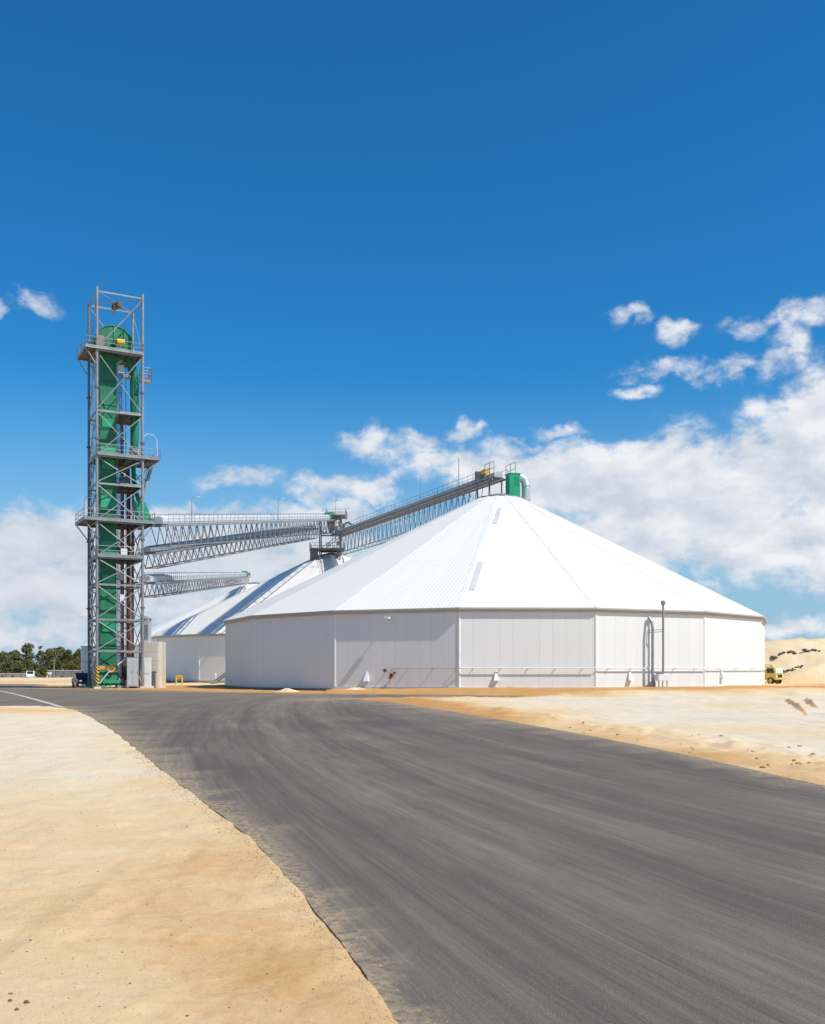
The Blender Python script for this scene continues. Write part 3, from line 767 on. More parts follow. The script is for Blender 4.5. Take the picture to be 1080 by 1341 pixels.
for a, b, r in ((.12,.6,.05),(.12,4.3,.07),(2.75,3.6,.06),(3.75,4.2,.09),(4.75,3.4,.05),(3.6,2.2,.04)):
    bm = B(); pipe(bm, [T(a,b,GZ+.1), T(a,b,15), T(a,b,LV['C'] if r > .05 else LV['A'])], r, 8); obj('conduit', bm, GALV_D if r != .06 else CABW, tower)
# small outrigger cage near the head, hand hook, stair and ladders
bm = rail_bm([T(5.2,1,34.9),T(6.2,1,34.9),T(6.2,2.2,34.9),T(5.2,2.2,34.9),T(5.2,1,34.9)], 1.5, .04, .6)
prism(bm, [T(5.1,1,34.8),T(6.2,1,34.8),T(6.2,2.2,34.8),T(5.1,2.2,34.8)], Vector((0,0,0)), Vector((0,0,.08))); obj('cage_platform', bm, GALV, tower)
bm = B(); pipe(bm, [T(5.1,.6,28.2), T(5.6,.6,28.75), T(6.4,.6,28.7), T(6.75,.6,28.2), T(6.8,.6,26.2)], .035, 6); obj('rail_hoop', bm, WHITE, tower)
def stair(p, q, w, n=16):
    bm = B(); d = (q-p); s = UB*w/2
    for k in (-1,1): bar(bm, p+s*k, q+s*k, .06, .24)
    for i in range(1, n): c = p+d*i/n; bar(bm, c-s, c+s, .22, .05)
    so = obj('stair', bm, GALV, tower)
    for k in (-1,1): obj('handrail', rail_bm([p+s*k, q+s*k], 1.0, .03, 1.3, False), GALV, so)
stair(T(6.5,1.6,LV['C']), T(5.35,1.6,LV['D']-.9), .8, 20)
stair(T(1.2,4.4,LV['E']), T(4.4,4.4,LV['F']), .8)
def ladder(p, q, w, cage, dirv):
    bm = B(); s = dirv*w/2; n = int((q-p).length/.32)
    for k in (-1,1): tube(bm, p+s*k, q+s*k, .035, 6)
    for i in range(n): c = p.lerp(q, i/n); tube(bm, c-s, c+s, .018, 5)
    lo = obj('ladder', bm, GALV, tower)
    if cage:
        for i in range(2, n, 4):
            c = p.lerp(q, i/n); bm = B()
            out = dirv.cross(Vector((0,0,1)))*.38
            pipe(bm, [c-s]+[c+out+dirv*.38*math.cos(t)*-1+out*math.sin(t)*.9 for t in [math.pi*k/6 for k in range(7)]]+[c+s], .022, 5)
            obj('cage_hoop', bm, GALV, lo)
ladder(T(-.12,2.0,GZ), T(-.12,2.0,LV['F']), .5, True, UB)
ladder(T(-.12,3.4,LV['F']), T(-.12,3.4,LV['E']+1), .5, False, UB)
ladder(T(-.12,1.6,LV['E']), T(-.12,1.6,LV['A']), .5, True, UB)
def cable_ladder(a, b, z0, z1, w):
    bm = B()
    for k in (-1,1): bar(bm, T(a+k*w/2,b,z0), T(a+k*w/2,b,z1), .06, .09)
    for i in range(int((z1-z0)/.7)): z = z0+i*.7; bar(bm, T(a-w/2,b,z), T(a+w/2,b,z), .05, .05)
    co_ = obj('cable_ladder', bm, GALV, tower)
    for k in range(4):
        bm = B(); x = a-w/2+.1+k*(w-.2)/3; pipe(bm, [T(x,b-.06,z) for z in np.linspace(z0,z1,5)], .026, 5); obj('cable', bm, BLACK if k%2 else GALV_D, co_)
cable_ladder(3.0, 2.6, GZ+.2, LV['A']-.5, .5)
cable_ladder(4.75, 4.4, GZ+.2, LV['E'], .4)
# electrical boxes and fittings clipped to the platforms
for a, b, z, s, m_ in ((2.8,1.2,LV['A']-1.5,(.7,.5,.9),CABG),(3.4,1.0,LV['A']-2.3,(.9,.6,.35),GALV_D),(3.2,1.8,LV['C']-1.0,(1.1,.8,.6),STONE),(3.2,1.2,LV['D']+.6,(1.0,.7,1.1),DKPAINT),
                       (4.1,.5,LV['C']+.75,(.8,.5,1.0),GALV_D),(4.6,1.2,LV['C']+.8,(.5,.5,1.1),CABG),(3.1,.9,LV['F']+.7,(.7,.4,1.0),CABW),(3.0,2.0,LV['F']-1.9,(.5,.5,.8),CABG),(3.15,2.2,LV['G']-1.3,(.5,.4,.8),CABW)):
    bm = B(); box(bm, T(a,b,z), s, RZT, .03); obj('junction_box', bm, m_, tower)
bm = B(); pipe(bm, [T(-1.4,-.2,LV['E']+.3), T(-1.4,-.2,LV['E']+2.3), T(-1.25,-.2,LV['E']+2.5), T(-.7,-.2,LV['E']+2.45)], .035, 6); lp = obj('lamp_post', bm, GALV_D, tower)
bm = B(); box(bm, T(-.6,-.2,LV['E']+2.42), (.4,.2,.12), RZT, .02); obj('lamp_head', bm, GALV_D, lp)

# ------------------------------------------------------------------ bucket elevator
be = thing('bucket_elevator', tuple(T(1.6,2.6,GZ)), 'dark green bucket elevator with domed head rising inside the tower', 'bucket elevator')
CA0, CA1, CB0, CB1 = .72, 2.52, 2.0, 3.3
def abox(bm, a0,a1,b0,b1,z0,z1):
    prism(bm, [T(a0,b0,0),T(a1,b0,0),T(a1,b1,0),T(a0,b1,0)], Vector((0,0,z0)), Vector((0,0,z1)))
def taper(bm, r0, z0, r1, z1):
    v = [bm.verts.new(T(a,b,z)) for (a0,a1,b0,b1), z in ((r0,z0),(r1,z1)) for a,b in ((a0,b0),(a1,b0),(a1,b1),(a0,b1))]
    for f in ((0,1,2,3),(7,6,5,4),(0,4,5,1),(1,5,6,2),(2,6,7,3),(3,7,4,0)): bm.faces.new([v[i] for i in f])
ZH = 38.75
bm = B(); abox(bm, CA0, CA1, CB0, CB1, 2.0, ZH-1.2); cas = obj('casing', bm, GREEN, be)
for z in np.arange(4.4, 37, 2.75):
    bm = B(); abox(bm, CA0-.07, CA1+.07, CB0-.07, CB1+.07, z-.06, z+.06); obj('flange', bm, GREEN, cas)
for z in (6.2, 11.6, 19.9, 24.6, 29.3):                       # inspection / relief panels stand off the casing front
    bm = B(); abox(bm, CA0+.18, CA1-.18, CB0-.16, CB0-.003, z, z+1.0); obj('relief_panel', bm, GREEN_L, cas)
for z0 in (20.1, 25.6, 14.9):                                 # flared sections
    bm = B(); taper(bm, (CA0-.02,CA1+.02,CB0-.24,CB0-.002), z0, (CA0+.1,CA1-.1,CB0-.06,CB0-.002), z0+1.5); obj('flared_section', bm, GREEN_L, cas)
bm = B(); c = T(2.2,0,0); pts = [T(2.15+2.2*math.cos(t),0,ZH+2.1*math.sin(t)) for t in [math.pi*i/28 for i in range(29)]]+[T(.1,0,ZH-.9),T(.72,0,ZH-1.9),T(2.6,0,ZH-1.9),T(4.3,0,ZH-.9)]
prism(bm, pts, UB*1.75, UB*3.5); hd = obj('head_housing', bm, GREEN, be)
bm = B(); rim = []
prism(bm, [T(2.2+r*math.cos(t),0,ZH+r*math.sin(t)) for r, rg in ((2.2,range(29)),(2.06,range(28,-1,-1))) for t in [math.pi*i/28 for i in rg]], UB*1.66, UB*1.84); obj('rim_flange', bm, GREEN, hd)
bm = B(); abox(bm, 1.9,4.1,1.62,1.74, ZH-.55,ZH-.35); abox(bm, 2.15,2.3,1.62,1.74,ZH-.35,ZH+2.0); abox(bm,3.3,3.42,1.62,1.74,ZH-.35,ZH+1.5); obj('stiffener', bm, GREEN_L, hd)
bm = B(); tube(bm, T(2.2,1.0,ZH-.1), T(2.2,1.75,ZH-.1), .22, 12); dr = obj('drive_shaft', bm, GALV_D, hd)
bm = B(); tube(bm, T(2.3,.75,ZH+.02), T(3.1,.75,ZH+.02), .38, 16); obj('drive_motor', bm, YEL, hd)
bm = B(); box(bm, T(.55,1.3,ZH-.1), (.8,1.1,1.2), RZT, .06); obj('gearbox', bm, WOOD, hd)
bm = B()
pipe(bm, [T(3.7,2.6,ZH-.9), T(4.35,2.6,ZH-2.1), T(4.65,2.55,ZH-3.4), T(4.65,2.5,33), T(4.65,2.5,28.2), T(4.5,2.45,26.4)], [.55,.55,.52,.5,.48,.3], 12)
obj('discharge_chute', bm, GREEN, be)
bm = B(); pipe(bm, [T(4.5,2.45,26.4), T(4.55,2.5,24), T(4.9,2.6,22.2), T(5.3,2.6,20.9)], .26, 10); obj('lower_spout', bm, GREEN, be)
bm = B(); v0 = [T(4.7,1.9,21.2),T(5.75,1.9,21.2),T(6.5,1.9,19.3),T(7.6,1.9,19.25),T(7.6,1.9,18.55),T(4.9,1.9,18.6)]
prism(bm, v0, UB*0, UB*1.3); obj('feed_hopper', bm, GREEN_L, be)
bm = B(); taper(bm, (.25,2.95,1.5,3.7), GZ+.35, (CA0-.05,CA1+.05,CB0-.1,CB1+.1), 2.4); bt = obj('boot', bm, GREEN, be)
bm = B(); abox(bm, .3,2.7,1.1,1.32,GZ+.62,GZ+.95)
obj('boot_apron', bm, GREEN_L, bt)
for a in (.35,1.0,1.7,2.6):
    bm = B(); bar(bm, T(a,1.2,GZ-.05), T(a,1.2,GZ+.62), .1, .1); obj('boot_leg', bm, GREEN_L, bt)
bm = B(); c = T(1.75,1.2,2.0); ring = [c+UA*.36*math.cos(t)+Vector((0,0,.36*math.sin(t))) for t in [2*math.pi*k/20 for k in range(21)]]
pipe(bm, ring, .12, 8); obj('pulley_guard', bm, ORNG, be)
bm = B(); box(bm, T(.55,.7,2.1), (.85,.3,.4), RZT, .04); obj('motor_box', bm, ORNG, be)
bm = B(); bar(bm, T(.35,.5,GZ+.6), T(1.45,.5,1.75), .14, .14); obj('pale_strut', bm, CABG, be)

# red dust pipes beside the casing
for a, b, r, z1, lab in ((3.35,3.0,.17,LV['A']-6,'thin oxide red pipe, the one nearer the green casing in the tower'), (4.12,3.2,.24,LV['C']-.5,'thicker oxide red pipe near the right tower columns')):
    base = T(a,b,GZ); t_ = thing('red_pipe', tuple(base), lab, 'pipe', 'red pipes inside the tower')
    bm = B(); pipe(bm, [T(a,b,GZ+.2), T(a,b,12), T(a,b,z1-2), T(a-.1,b,z1)], r, 12); po = obj('pipe_run', bm, RED, t_)
    for z in np.arange(3, z1-1, 4.2):
        bm = B(); tube(bm, T(a,b,z-.07), T(a,b,z+.07), r+.08, 12); obj('pipe_collar', bm, RED, po)

# ------------------------------------------------------------------ conveyors
def conveyor(name, P, Q, label, W=2.1, depth=2.3, bay=2.1, cover=COVER, ch=.95, steel=GALV, t_end=1.0, rail=True, deckmat=None, lattice=True):
    P, Q = Vector(P), Vector(Q)
    root = thing(name, tuple(P), label, 'conveyor', 'elevated conveyors between tower and silos')
    d = (Q-P); Ln = d.length; d.normalize(); s = Vector((d.y,-d.x,0)).normalized(); up = s.cross(d); up = up if up.z > 0 else -up
    X = lambda t, a, z: P+d*t+s*a+up*z
    dm = deckmat or GRATE
    ow = W/2+.35
    bm = B(); prism(bm, [X(0,-W*.32,0),X(0,W*.32,0),X(Ln,W*.32,0),X(Ln,-W*.32,0)], up*-.05, up*.04); dk = obj('deck', bm, dm, root)
    for a in (-1,1):
        bm = B(); bar(bm, X(.05,a*W*.34,-.02), X(Ln-.05,a*W*.34,-.02), .04, .03)
        for i in range(int(Ln/.32)): bar(bm, X(.1+i*.32,a*W*.33,.0), X(.1+i*.32,a*ow,.0), .075, .04)
        obj('walkway_grating', bm, dm, dk)
    for a in (-1,1):
        bm = B(); bar(bm, X(0,a*(ow+.04),-.02), X(Ln,a*(ow+.04),-.02), .06, .18); obj('edge_beam', bm, steel, dk)
    # the belt housing: a gabled tin cover with joints
    cw = W*.30
    bm = B(); prism(bm, [X(.2,-cw,.06),X(.2,cw,.06),X(.2,cw,ch*.75),X(.2,0,ch),X(.2,-cw,ch*.75)], d*0, d*(Ln-.4)); cv = obj('cover', bm, cover, root)
    k = int(Ln/3.0)
    for i in range(1, k):
        t = .2+(Ln-.4)*i/k; bm = B()
        prism(bm, [X(t,-cw-.03,.06),X(t,cw+.03,.06),X(t,cw+.03,ch*.75+.03),X(t,0,ch+.03),X(t,-cw-.03,ch*.75+.03)], d*-.04, d*.04); obj('cover_joint', bm, cover, cv)
    Lt = Ln*t_end
    for a in (-1,1):
        bm = B(); bar(bm, X(0,a*W/2,-.22), X(Ln,a*W/2,-.22), .15, .15); obj('top_chord', bm, steel, root)
        bm = B(); bar(bm, X(bay*.5,a*W/2,-.22-depth), X(Lt-bay*.5,a*W/2,-.22-depth), .14, .14); obj('bottom_chord', bm, steel, root)
        n = max(2, int(Lt/bay)); st = Lt/n
        for i in range(n):
            for (t0,z0,t1,z1) in ((i*st,-.28,(i+.5)*st,-.18-depth),((i+.5)*st,-.18-depth,(i+1)*st,-.28)):
                bm = B(); bar(bm, X(t0,a*W/2,z0), X(t1,a*W/2,z1), .075, .075); obj('diagonal', bm, steel, root)
    n = max(2, int(Lt/(bay*2)))
    for i in range(n+1):
        t = min(max(bay*.5, i*Lt/n), Lt-bay*.5)
        bm = B(); bar(bm, X(t,-W/2,-.22-depth), X(t,W/2,-.22-depth), .09, .09); obj('cross_member', bm, steel, root)
    if rail:
        for a in (-1,1):
            pts = [X(t, a*(W/2+.34), .05) for t in np.linspace(.1, Ln-.1, max(2,int(Ln/12)))]
            obj('handrail', rail_bm(pts, 1.1, .027, 1.6, False), steel, root)
    return root, X, Ln
cA, XA, LA = conveyor('conveyor', (-29.0,113.2,18.45), (-15.2,187.5,30.2), 'upper white-covered conveyor gantry from tower platform to middle silo', W=1.7, depth=2.3, bay=2.2)
cB, XB, LB = conveyor('conveyor', (-30.6,114.3,15.3), (-18.3,184.5,28.2), 'lower grey-covered conveyor gantry slanting up below the white-covered one', W=1.5, depth=1.6, bay=2.0, cover=COVER_G, ch=.8, steel=GALV, rail=False)
cC, XC, LC = conveyor('conveyor', (-31.2,115.6,12.0), (-41.8,248.5,25.2), 'lowest conveyor gantry, running behind to the farthest silo', W=1.8, depth=1.5, bay=3.2, ch=1.0)
cD, XD, LD = conveyor('conveyor', (-14.2,187,27.2), (11.1,127.2,26.5), 'dark conveyor gantry climbing over the nearest silo roof to its peak', W=1.9, depth=3.5, bay=1.9, cover=COVER_G, ch=.9, steel=GALV, t_end=.90)
# conveyor head details
def head_unit(X, Ln, root, mat=GREEN_L):
    bm = B(); p = X(Ln-1.6,0,.75); d = (X(1,0,0)-X(0,0,0))
    prism(bm, [X(Ln-3.4,-.65,.1),X(Ln-.6,-.65,.1),X(Ln-.2,-.65,.9),X(Ln-.9,-.65,1.45),X(Ln-2.9,-.65,1.35)], (X(0,0,0)-X(0,0,0)), (X(0,1.3,0)-X(0,0,0))); hb = obj('head_hood', bm, mat, root)
    bm = B(); tube(bm, X(Ln-.9,.7,.65), X(Ln-.9,1.3,.65), .32, 12); obj('drive_motor', bm, GALV_D, hb)
    bm = B(); tube(bm, X(Ln-.1,-.6,.35), X(Ln-.1,.6,.35), .35, 14); obj('head_pulley', bm, GALV_D, hb)
head_unit(XA, LA, cA); head_unit(XC, LC, cC)
bm = B(); tube(bm, XD(LD-2.6,1.0,1.0), XD(LD-1.5,1.0,1.0), .38, 14); dm = obj('drive_motor', bm, YEL, cD)
bm = B(); box(bm, XD(LD-3.0,1.0,.75), (1.1,.9,.8), -1.17, .06); obj('gearbox', bm, WOOD, dm)
bm = B(); box(bm, XD(LD-4.6,.9,.75), (.5,.35,1.5), -1.17, .03); obj('control_panel', bm, GALV_D, cD)
for t in (LD-1.0, LD-4.4):
    for a in (-.9,.9):
        p = XD(t,a,-.3); r = math.hypot(p.x-S1.x,p.y-S1.y); bm = B(); tube(bm, p, (p.x,p.y,max(rz1(max(r,RT)),20)-.1), .1, 8); obj('support_leg', bm, GALV_D, cD)
obj('maintenance_rail', rail_bm([XD(LD-1.4,1.35,.05), XD(LD+1.2,1.35,.1)], 1.7, .035, 1.2, False), GALV_D, cD)
obj('maintenance_rail', rail_bm([XD(LD-1.0,-1.5,.05), XD(LD+1.6,-1.5,.1)], 1.7, .035, 1.2, False), GALV_D, cD)

# light poles along the conveyors
def light_pole(p, h, label, arm=(.55,0), head=True):
    t_ = thing('light_pole', tuple(p), label, 'light pole', 'light poles on the conveyors')
    bm = B(); pipe(bm, [p, p+Vector((0,0,h*.6)), p+Vector((0,0,h))], [.055,.045,.035], 8); obj('pole', bm, GALV, t_)
    if head:
        bm = B(); q = p+Vector((0,0,h)); pipe(bm, [q, q+Vector((arm[0]*.4,arm[1],.14)), q+Vector((arm[0],arm[1],.18))], .03, 6); am = obj('arm', bm, GALV, t_)
        bm = B(); box(bm, q+Vector((arm[0]+.18,arm[1],.16)), (.5,.22,.11), 0, .03); obj('lamp_head', bm, CABW, am)
light_pole(XD(LD*.864,1.5,.1), 4.0, 'tallest plain mast on the dark conveyor near the silo peak', head=False)
light_pole(XD(LD*.662,1.5,.1), 3.6, 'lamp pole half way along the dark conveyor')
light_pole(XD(LD*.141,1.5,.1), 3.5, 'lamp pole low on the dark conveyor near the transfer station')
light_pole(XA(6.5,1.35,.1), 2.9, 'lamp pole on the white-covered conveyor close to the tower')
light_pole(XA(LA*.52,1.35,.1), 3.2, 'lamp pole in the middle of the white-covered conveyor')
light_pole(XA(LA-2.5,1.35,.1), 3.4, 'lamp pole above the green head of the white-covered conveyor')

# transfer station on the middle silo's peak
ts = thing('transfer_station', (S2.x+.8, S2.y-2.8, 23.0), 'steel frame transfer station on the peak of the middle silo', 'steel frame')
F0 = Vector((S2.x+.9, S2.y-3.0, 0)); fx, fy = 1.9, 1.7
fz = (24.2, 27.3, 30.4)
for a in (-1,1):
    for b in (-1,1):
        bm = B(); x, y = F0.x+a*fx, F0.y+b*fy; r = math.hypot(x-S2.x, y-S2.y); bar(bm, (x,y,rz1(max(r,RT))-.2), (x,y,fz[2]), .22, .22); obj('post', bm, GALV_D, ts)
for z in fz[:]:
    for a in (-1,1):
        bm = B(); bar(bm, (F0.x-fx+.12,F0.y+a*fy,z), (F0.x+fx-.12,F0.y+a*fy,z), .16, .22); obj('beam', bm, GALV_D, ts)
        bm = B(); bar(bm, (F0.x+a*fx,F0.y-fy+.12,z), (F0.x+a*fx,F0.y+fy-.12,z), .16, .22); obj('beam', bm, GALV_D, ts)
for z0, z1 in zip(fz, fz[1:]):
    for a in (-1,1):
        bm = B(); tube(bm, (F0.x-fx,F0.y+a*(fy-.05),z0+.1), (F0.x+fx,F0.y+a*(fy-.05),z1-.1), .06, 8); obj('brace', bm, GALV, ts)
        bm = B(); tube(bm, (F0.x+a*(fx-.05),F0.y-fy,z0+.1), (F0.x+a*(fx-.05),F0.y+fy,z1-.1), .06, 8); obj('brace', bm, GALV, ts)
for z, x0, x1 in ((fz[0]+.17,-3.7,2.6),(fz[2]+.17,-.6,3.0)):
    bm = B(); box(bm, (F0.x+(x0+x1)/2, F0.y, z), (x1-x0, 2*fy+1.0, .10)); dk = obj('platform', bm, GRATE, ts)
    c = [Vector((F0.x+x, F0.y+y, z+.05)) for x,y in ((x0,-fy-.5),(x1,-fy-.5),(x1,fy+.5),(x0,fy+.5),(x0,-fy-.5))]
    obj('handrail', rail_bm(c, 1.1, .035, 1.1), GALV, dk)
bm = B(); pts = [Vector((F0.x-.7,F0.y-.9,29.9)),Vector((F0.x+.9,F0.y-.9,29.9)),Vector((F0.x+.5,F0.y-.9,27.6)),Vector((F0.x-.3,F0.y-.9,27.6))]
prism(bm, pts, Vector((0,0,0)), Vector((0,1.5,0))); obj('transfer_chute', bm, WOOD, ts)
bm = B(); pipe(bm, [Vector((F0.x+2.3,F0.y-1.2,27.0)), Vector((F0.x+2.6,F0.y-1.2,29.0)), Vector((F0.x+3.4,F0.y-1.2,29.4)), Vector((F0.x+4.2,F0.y-1.2,28.9))], .22, 10); obj('dust_pipe', bm, GREEN, ts)
for i, (x, y, z) in enumerate(((1.2,-1.8,28.2),(2.0,-1.2,29.0),(-.2,-1.9,25.2),(1.8,-1.9,25.4))):
    bm = B(); box(bm, F0+Vector((x,y,z)), (.8,.5,.8), .2*i, .04); obj('junction_box', bm, (GALV_D,WOOD,CABG,GALV)[i], ts)
bm = B(); box(bm, (F0.x-3.1, F0.y, 23.0), (1.5,1.6,2.5), .1, .05); cb = obj('cabinet', bm, GALV_D, ts)
bm = B(); box(bm, (F0.x-3.1, F0.y, 24.28), (1.8,1.9,.09), .1); obj('cabinet_roof', bm, GALV, cb)
bm = B()
for s_ in (-1,1): bar(bm, (F0.x+.4+s_*.38, F0.y-1.7, 23.1), (F0.x+2.0+s_*.38, F0.y-9.5, 20.0), .09, .2)
for i in range(24): c = Vector((F0.x+.4,F0.y-1.7,23.15)).lerp(Vector((F0.x+2.0,F0.y-9.5,20.05)), i/24); bar(bm, c-Vector((.38,0,0)), c+Vector((.38,0,0)), .1, .05)
obj('roof_ladder', bm, WHITE, ts)

# discharge box and exhaust duct on the nearest silo's peak
gx = (671-540)/FOC*126.0
dc = thing('discharge_box', (gx,126.0,23.2), 'bright green upright discharge box on the nearest silo peak', 'discharge box')
bm = B(); box(bm, (gx,125.6,24.85), (1.45,1.5,3.6), R_(14), .03); bx = obj('box_body', bm, GREEN_L, dc)
for z in (23.12, 26.58):
    bm = B(); box(bm, (gx,125.6,z), (1.58,1.62,.10), R_(14)); obj('box_flange', bm, GREEN_L, bx)
bm = B(); dv = Vector((math.cos(R_(14)), math.sin(R_(14)), 0)); nv = Vector((math.sin(R_(14)),-math.cos(R_(14)),0))
for kx in (-.22,.12):
    for kz in range(4): box(bm, Vector((gx,125.6,26.05-.3*kz))+dv*(kx+.25+.07*(kz%2))+nv*.765, (.16,.04,.16), R_(14))
obj('bolt_plate', bm, GREEN, bx)
ed = thing('exhaust_duct', ((688-540)/FOC*126.6, 126.6, 23), 'pale zinc duct bending over beside the green box on the silo peak', 'duct')
ex, ey = (688.5-540)/FOC*126.6, 126.6
pts = [Vector((ex,ey,22.6)), Vector((ex,ey,24.6)), Vector((ex,ey,25.5))]+[Vector((ex-.95+.95*math.cos(t), ey+.2, 25.5+.95*math.sin(t))) for t in [math.pi/2*i/6 for i in range(1,7)]]+[Vector((ex-2.0,ey+.3,26.45))]
bm = B(); pipe(bm, pts, .56, 18); dp = obj('duct_pipe', bm, DUCT, ed, smooth=True)
for z in (23.6, 25.3):
    bm = B(); tube(bm, (ex,ey,z-.05), (ex,ey,z+.05), .62, 18); obj('duct_collar', bm, DUCT, dp)
bm = B(); box(bm, (ex,ey-.05,22.55), (1.35,1.4,1.3), .1, .05); obj('duct_base', bm, WHITE, ed)

# ------------------------------------------------------------------ things at the tower's foot
cb = thing('concrete_bin', (-30.45,116.3,GZ), 'square beige concrete bin with rounded corners right of the tower foot', 'concrete bin')
bm = B(); box(bm, (-30.45,116.3,(5.1+GZ)/2), (2.7,2.7,5.1-GZ), 0)
bmesh.ops.bevel(bm, geom=[e for e in bm.edges if abs(e.verts[0].co.z-e.verts[1].co.z) > 1], offset=.45, segments=5, affect='EDGES', profile=.5)
bmesh.ops.bevel(bm, geom=[e for e in bm.edges if e.verts[0].co.z > 5 and e.verts[1].co.z > 5], offset=.04, segments=1, affect='EDGES')
cbb = obj('bin_wall', bm, CONC, cb)
for z in (.9,1.95,3.0,4.05):
    bm = B(); box(bm, (-30.45,116.3,z), (2.73,2.73,.035), 0)
    bmesh.ops.bevel(bm, geom=[e for e in bm.edges if abs(e.verts[0].co.z-e.verts[1].co.z) > .02], offset=.46, segments=5, affect='EDGES', profile=.5)
    obj('form_line', bm, CONC_W, cbb)
bm = B(); box(bm, (-30.1,114.93,.55), (.72,.06,1.55)); dr = obj('bin_door', bm, GALV_D, cb)
bm = B(); box(bm, (-30.1,114.90,1.62), (.85,.18,.12)); obj('door_lintel', bm, STONE, dr)
bm = B(); tube(bm, (-29.75,114.88,.5), (-29.75,114.88,.75), .03, 6); obj('handle', bm, GALV, dr)
bm = B(); tube(bm, (-29.65,116,5.0), (-29.65,116,5.7), .12, 8); obj('vent_stub', bm, GALV, cb)
bm = B(); pipe(bm, [(-31.3,114.88,5.2),(-31.3,114.88,3),(-31.3,114.88,2.2)], .05, 6); obj('downpipe', bm, GALV_D, cb)
vb = thing('filter_box', (-31.3,116.7,5.1), 'grey louvred filter box standing on top of the concrete bin', 'filter box')
bm = B(); box(bm, (-31.35,116.75,6.45), (1.0,1.2,2.7), 0, .03); vbb = obj('box_body', bm, CABG, vb)
for k in range(9): bm = B(); box(bm, (-31.35,116.13,5.5+k*.2), (.86,.06,.06)); obj('louvre', bm, GALV, vbb)
bm = B(); lathe(bm, (-31.35,116.75,7.8), [(.72,0),(.72,.06),(.2,.35),(.001,.38)], 12); obj('rain_cap', bm, GALV, vb)
wc = thing('switch_cabinet', (-30.3,113.7,GZ), 'tall narrow white switch cabinet in front of the concrete bin', 'cabinet')
bm = B(); box(bm, (-30.3,113.6,(3.25+GZ)/2+.05), (.78,.6,3.25-GZ-.1), .12, .03); wb = obj('cabinet_body', bm, CABW, wc)
bm = B(); box(bm, (-30.3,113.6,GZ+.12), (1.3,.9,.26), .12, .02); obj('cabinet_base', bm, CONC_W, wc)
for z in (.6,2.0):
    bm = B(); box(bm, (-30.26,113.28,z), (.66,.03,1.15), .12, .01); obj('cabinet_door', bm, WHITE, wb)
gc = thing('switch_cabinet', tuple(T(4.0,1.2,GZ)), 'wide grey switch cabinet inside the right foot of the tower', 'cabinet')
bm = B(); box(bm, T(3.98,1.3,1.65), (1.3,1.9,3.3), RZT, .03); gb = obj('cabinet_body', bm, CABG, gc)
for a in (3.66,4.30):
    bm = B(); box(bm, T(a,.335,1.6), (.6,.03,2.9), RZT, .01); do = obj('cabinet_door', bm, CABG, gb)
    bm = B(); box(bm, T(a+.2,.305,1.6), (.05,.04,.25), RZT); obj('handle', bm, GALV_D, do)
for b in (.8,1.6):
    bm = B(); box(bm, T(3.30,b,1.5), (.05,.55,1.6), RZT, .01); obj('shade_panel', bm, DKPAINT, gb)  # dark sheets paint the shade on the cabinet's left side
pm = thing('pump', tuple(T(2.95,1.6,GZ)), 'small dark pump set between green boot and grey cabinet', 'pump')
bm = B(); tube(bm, T(2.6,1.6,.6), T(3.2,1.6,.6), .42, 14); pmb = obj('pump_body', bm, GALV_D, pm)
bm = B(); box(bm, T(2.95,1.6,GZ+.2), (1.0,.9,.3), RZT); obj('pump_base', bm, GALV, pm)
bm = B(); pipe(bm, [T(2.95,1.6,.9), T(2.95,1.6,2.2), T(3.1,1.6,2.8), T(3.25,2.2,2.9)], .09, 8); obj('pump_pipe', bm, WOOD, pmb)
bm = B(); bar(bm, T(2.5,1.3,2.45), T(3.5,1.3,3.2), .10, .10); obj('cross_strut', bm, CABW, pm)
# white tank behind the tower
tk = thing('water_tank', (-41.2,128,GZ), 'pale grey round tank with low conical lid behind the tower', 'tank')
tx = (130-540)/FOC*128
tk.location.x = tx; OFF[tk.name] = Vector((tx,128,GZ))
bm = B(); lathe(bm, (tx,128,GZ), [(.01,0),(2.25,0),(2.25,5.1),(2.2,5.12),(.01,5.14)], 32); obj('tank_shell', bm, CABW, tk, smooth=False)
bm = B(); lathe(bm, (tx,128,GZ+5.12), [(2.36,0),(2.36,.06),(.3,.75),(.001,.78)], 32); obj('tank_lid', bm, WHITE, tk)
for z in (1.6,3.2):
    bm = B(); lathe(bm, (tx,128,GZ+z), [(2.24,-.05),(2.29,-.05),(2.29,.05),(2.24,.05)], 32); obj('tank_hoop', bm, CABG, tk)

def wheel(parent, c, r, w, axis, rim=GALV):
    c = Vector(c); axis = Vector(axis).normalized(); d, s, u_ = frame(axis); bm = B(); n = 20
    prof = [(r*.62,-w/2),(r*.95,-w/2),(r,-w*.3),(r,w*.3),(r*.95,w/2),(r*.62,w/2)]; rings = [[bm.verts.new(c+axis*o_+(s*math.cos(t)+u_*math.sin(t))*q) for t in [2*math.pi*i/n for i in range(n)]] for q, o_ in prof]
    for a, b in zip(rings, rings[1:]+rings[:1]):
        for i in range(n): bm.faces.new((a[i],a[(i+1)%n],b[(i+1)%n],b[i]))
    wo = obj('wheel', bm, BLACK, parent)
    bm = B(); tube(bm, c-axis*w*.42, c+axis*w*.42, r*.63, 16); obj('rim', bm, rim, wo)
def loft(bm, secs):                                  # secs: list of rings with the same count
    rs = [[bm.verts.new(p) for p in s] for s in secs]
    n = len(rs[0])
    for a, b in zip(rs, rs[1:]):
        for i in range(n): bm.faces.new((a[i],a[(i+1)%n],b[(i+1)%n],b[i]))
    bm.faces.new(rs[0][::-1]); bm.faces.new(rs[-1])
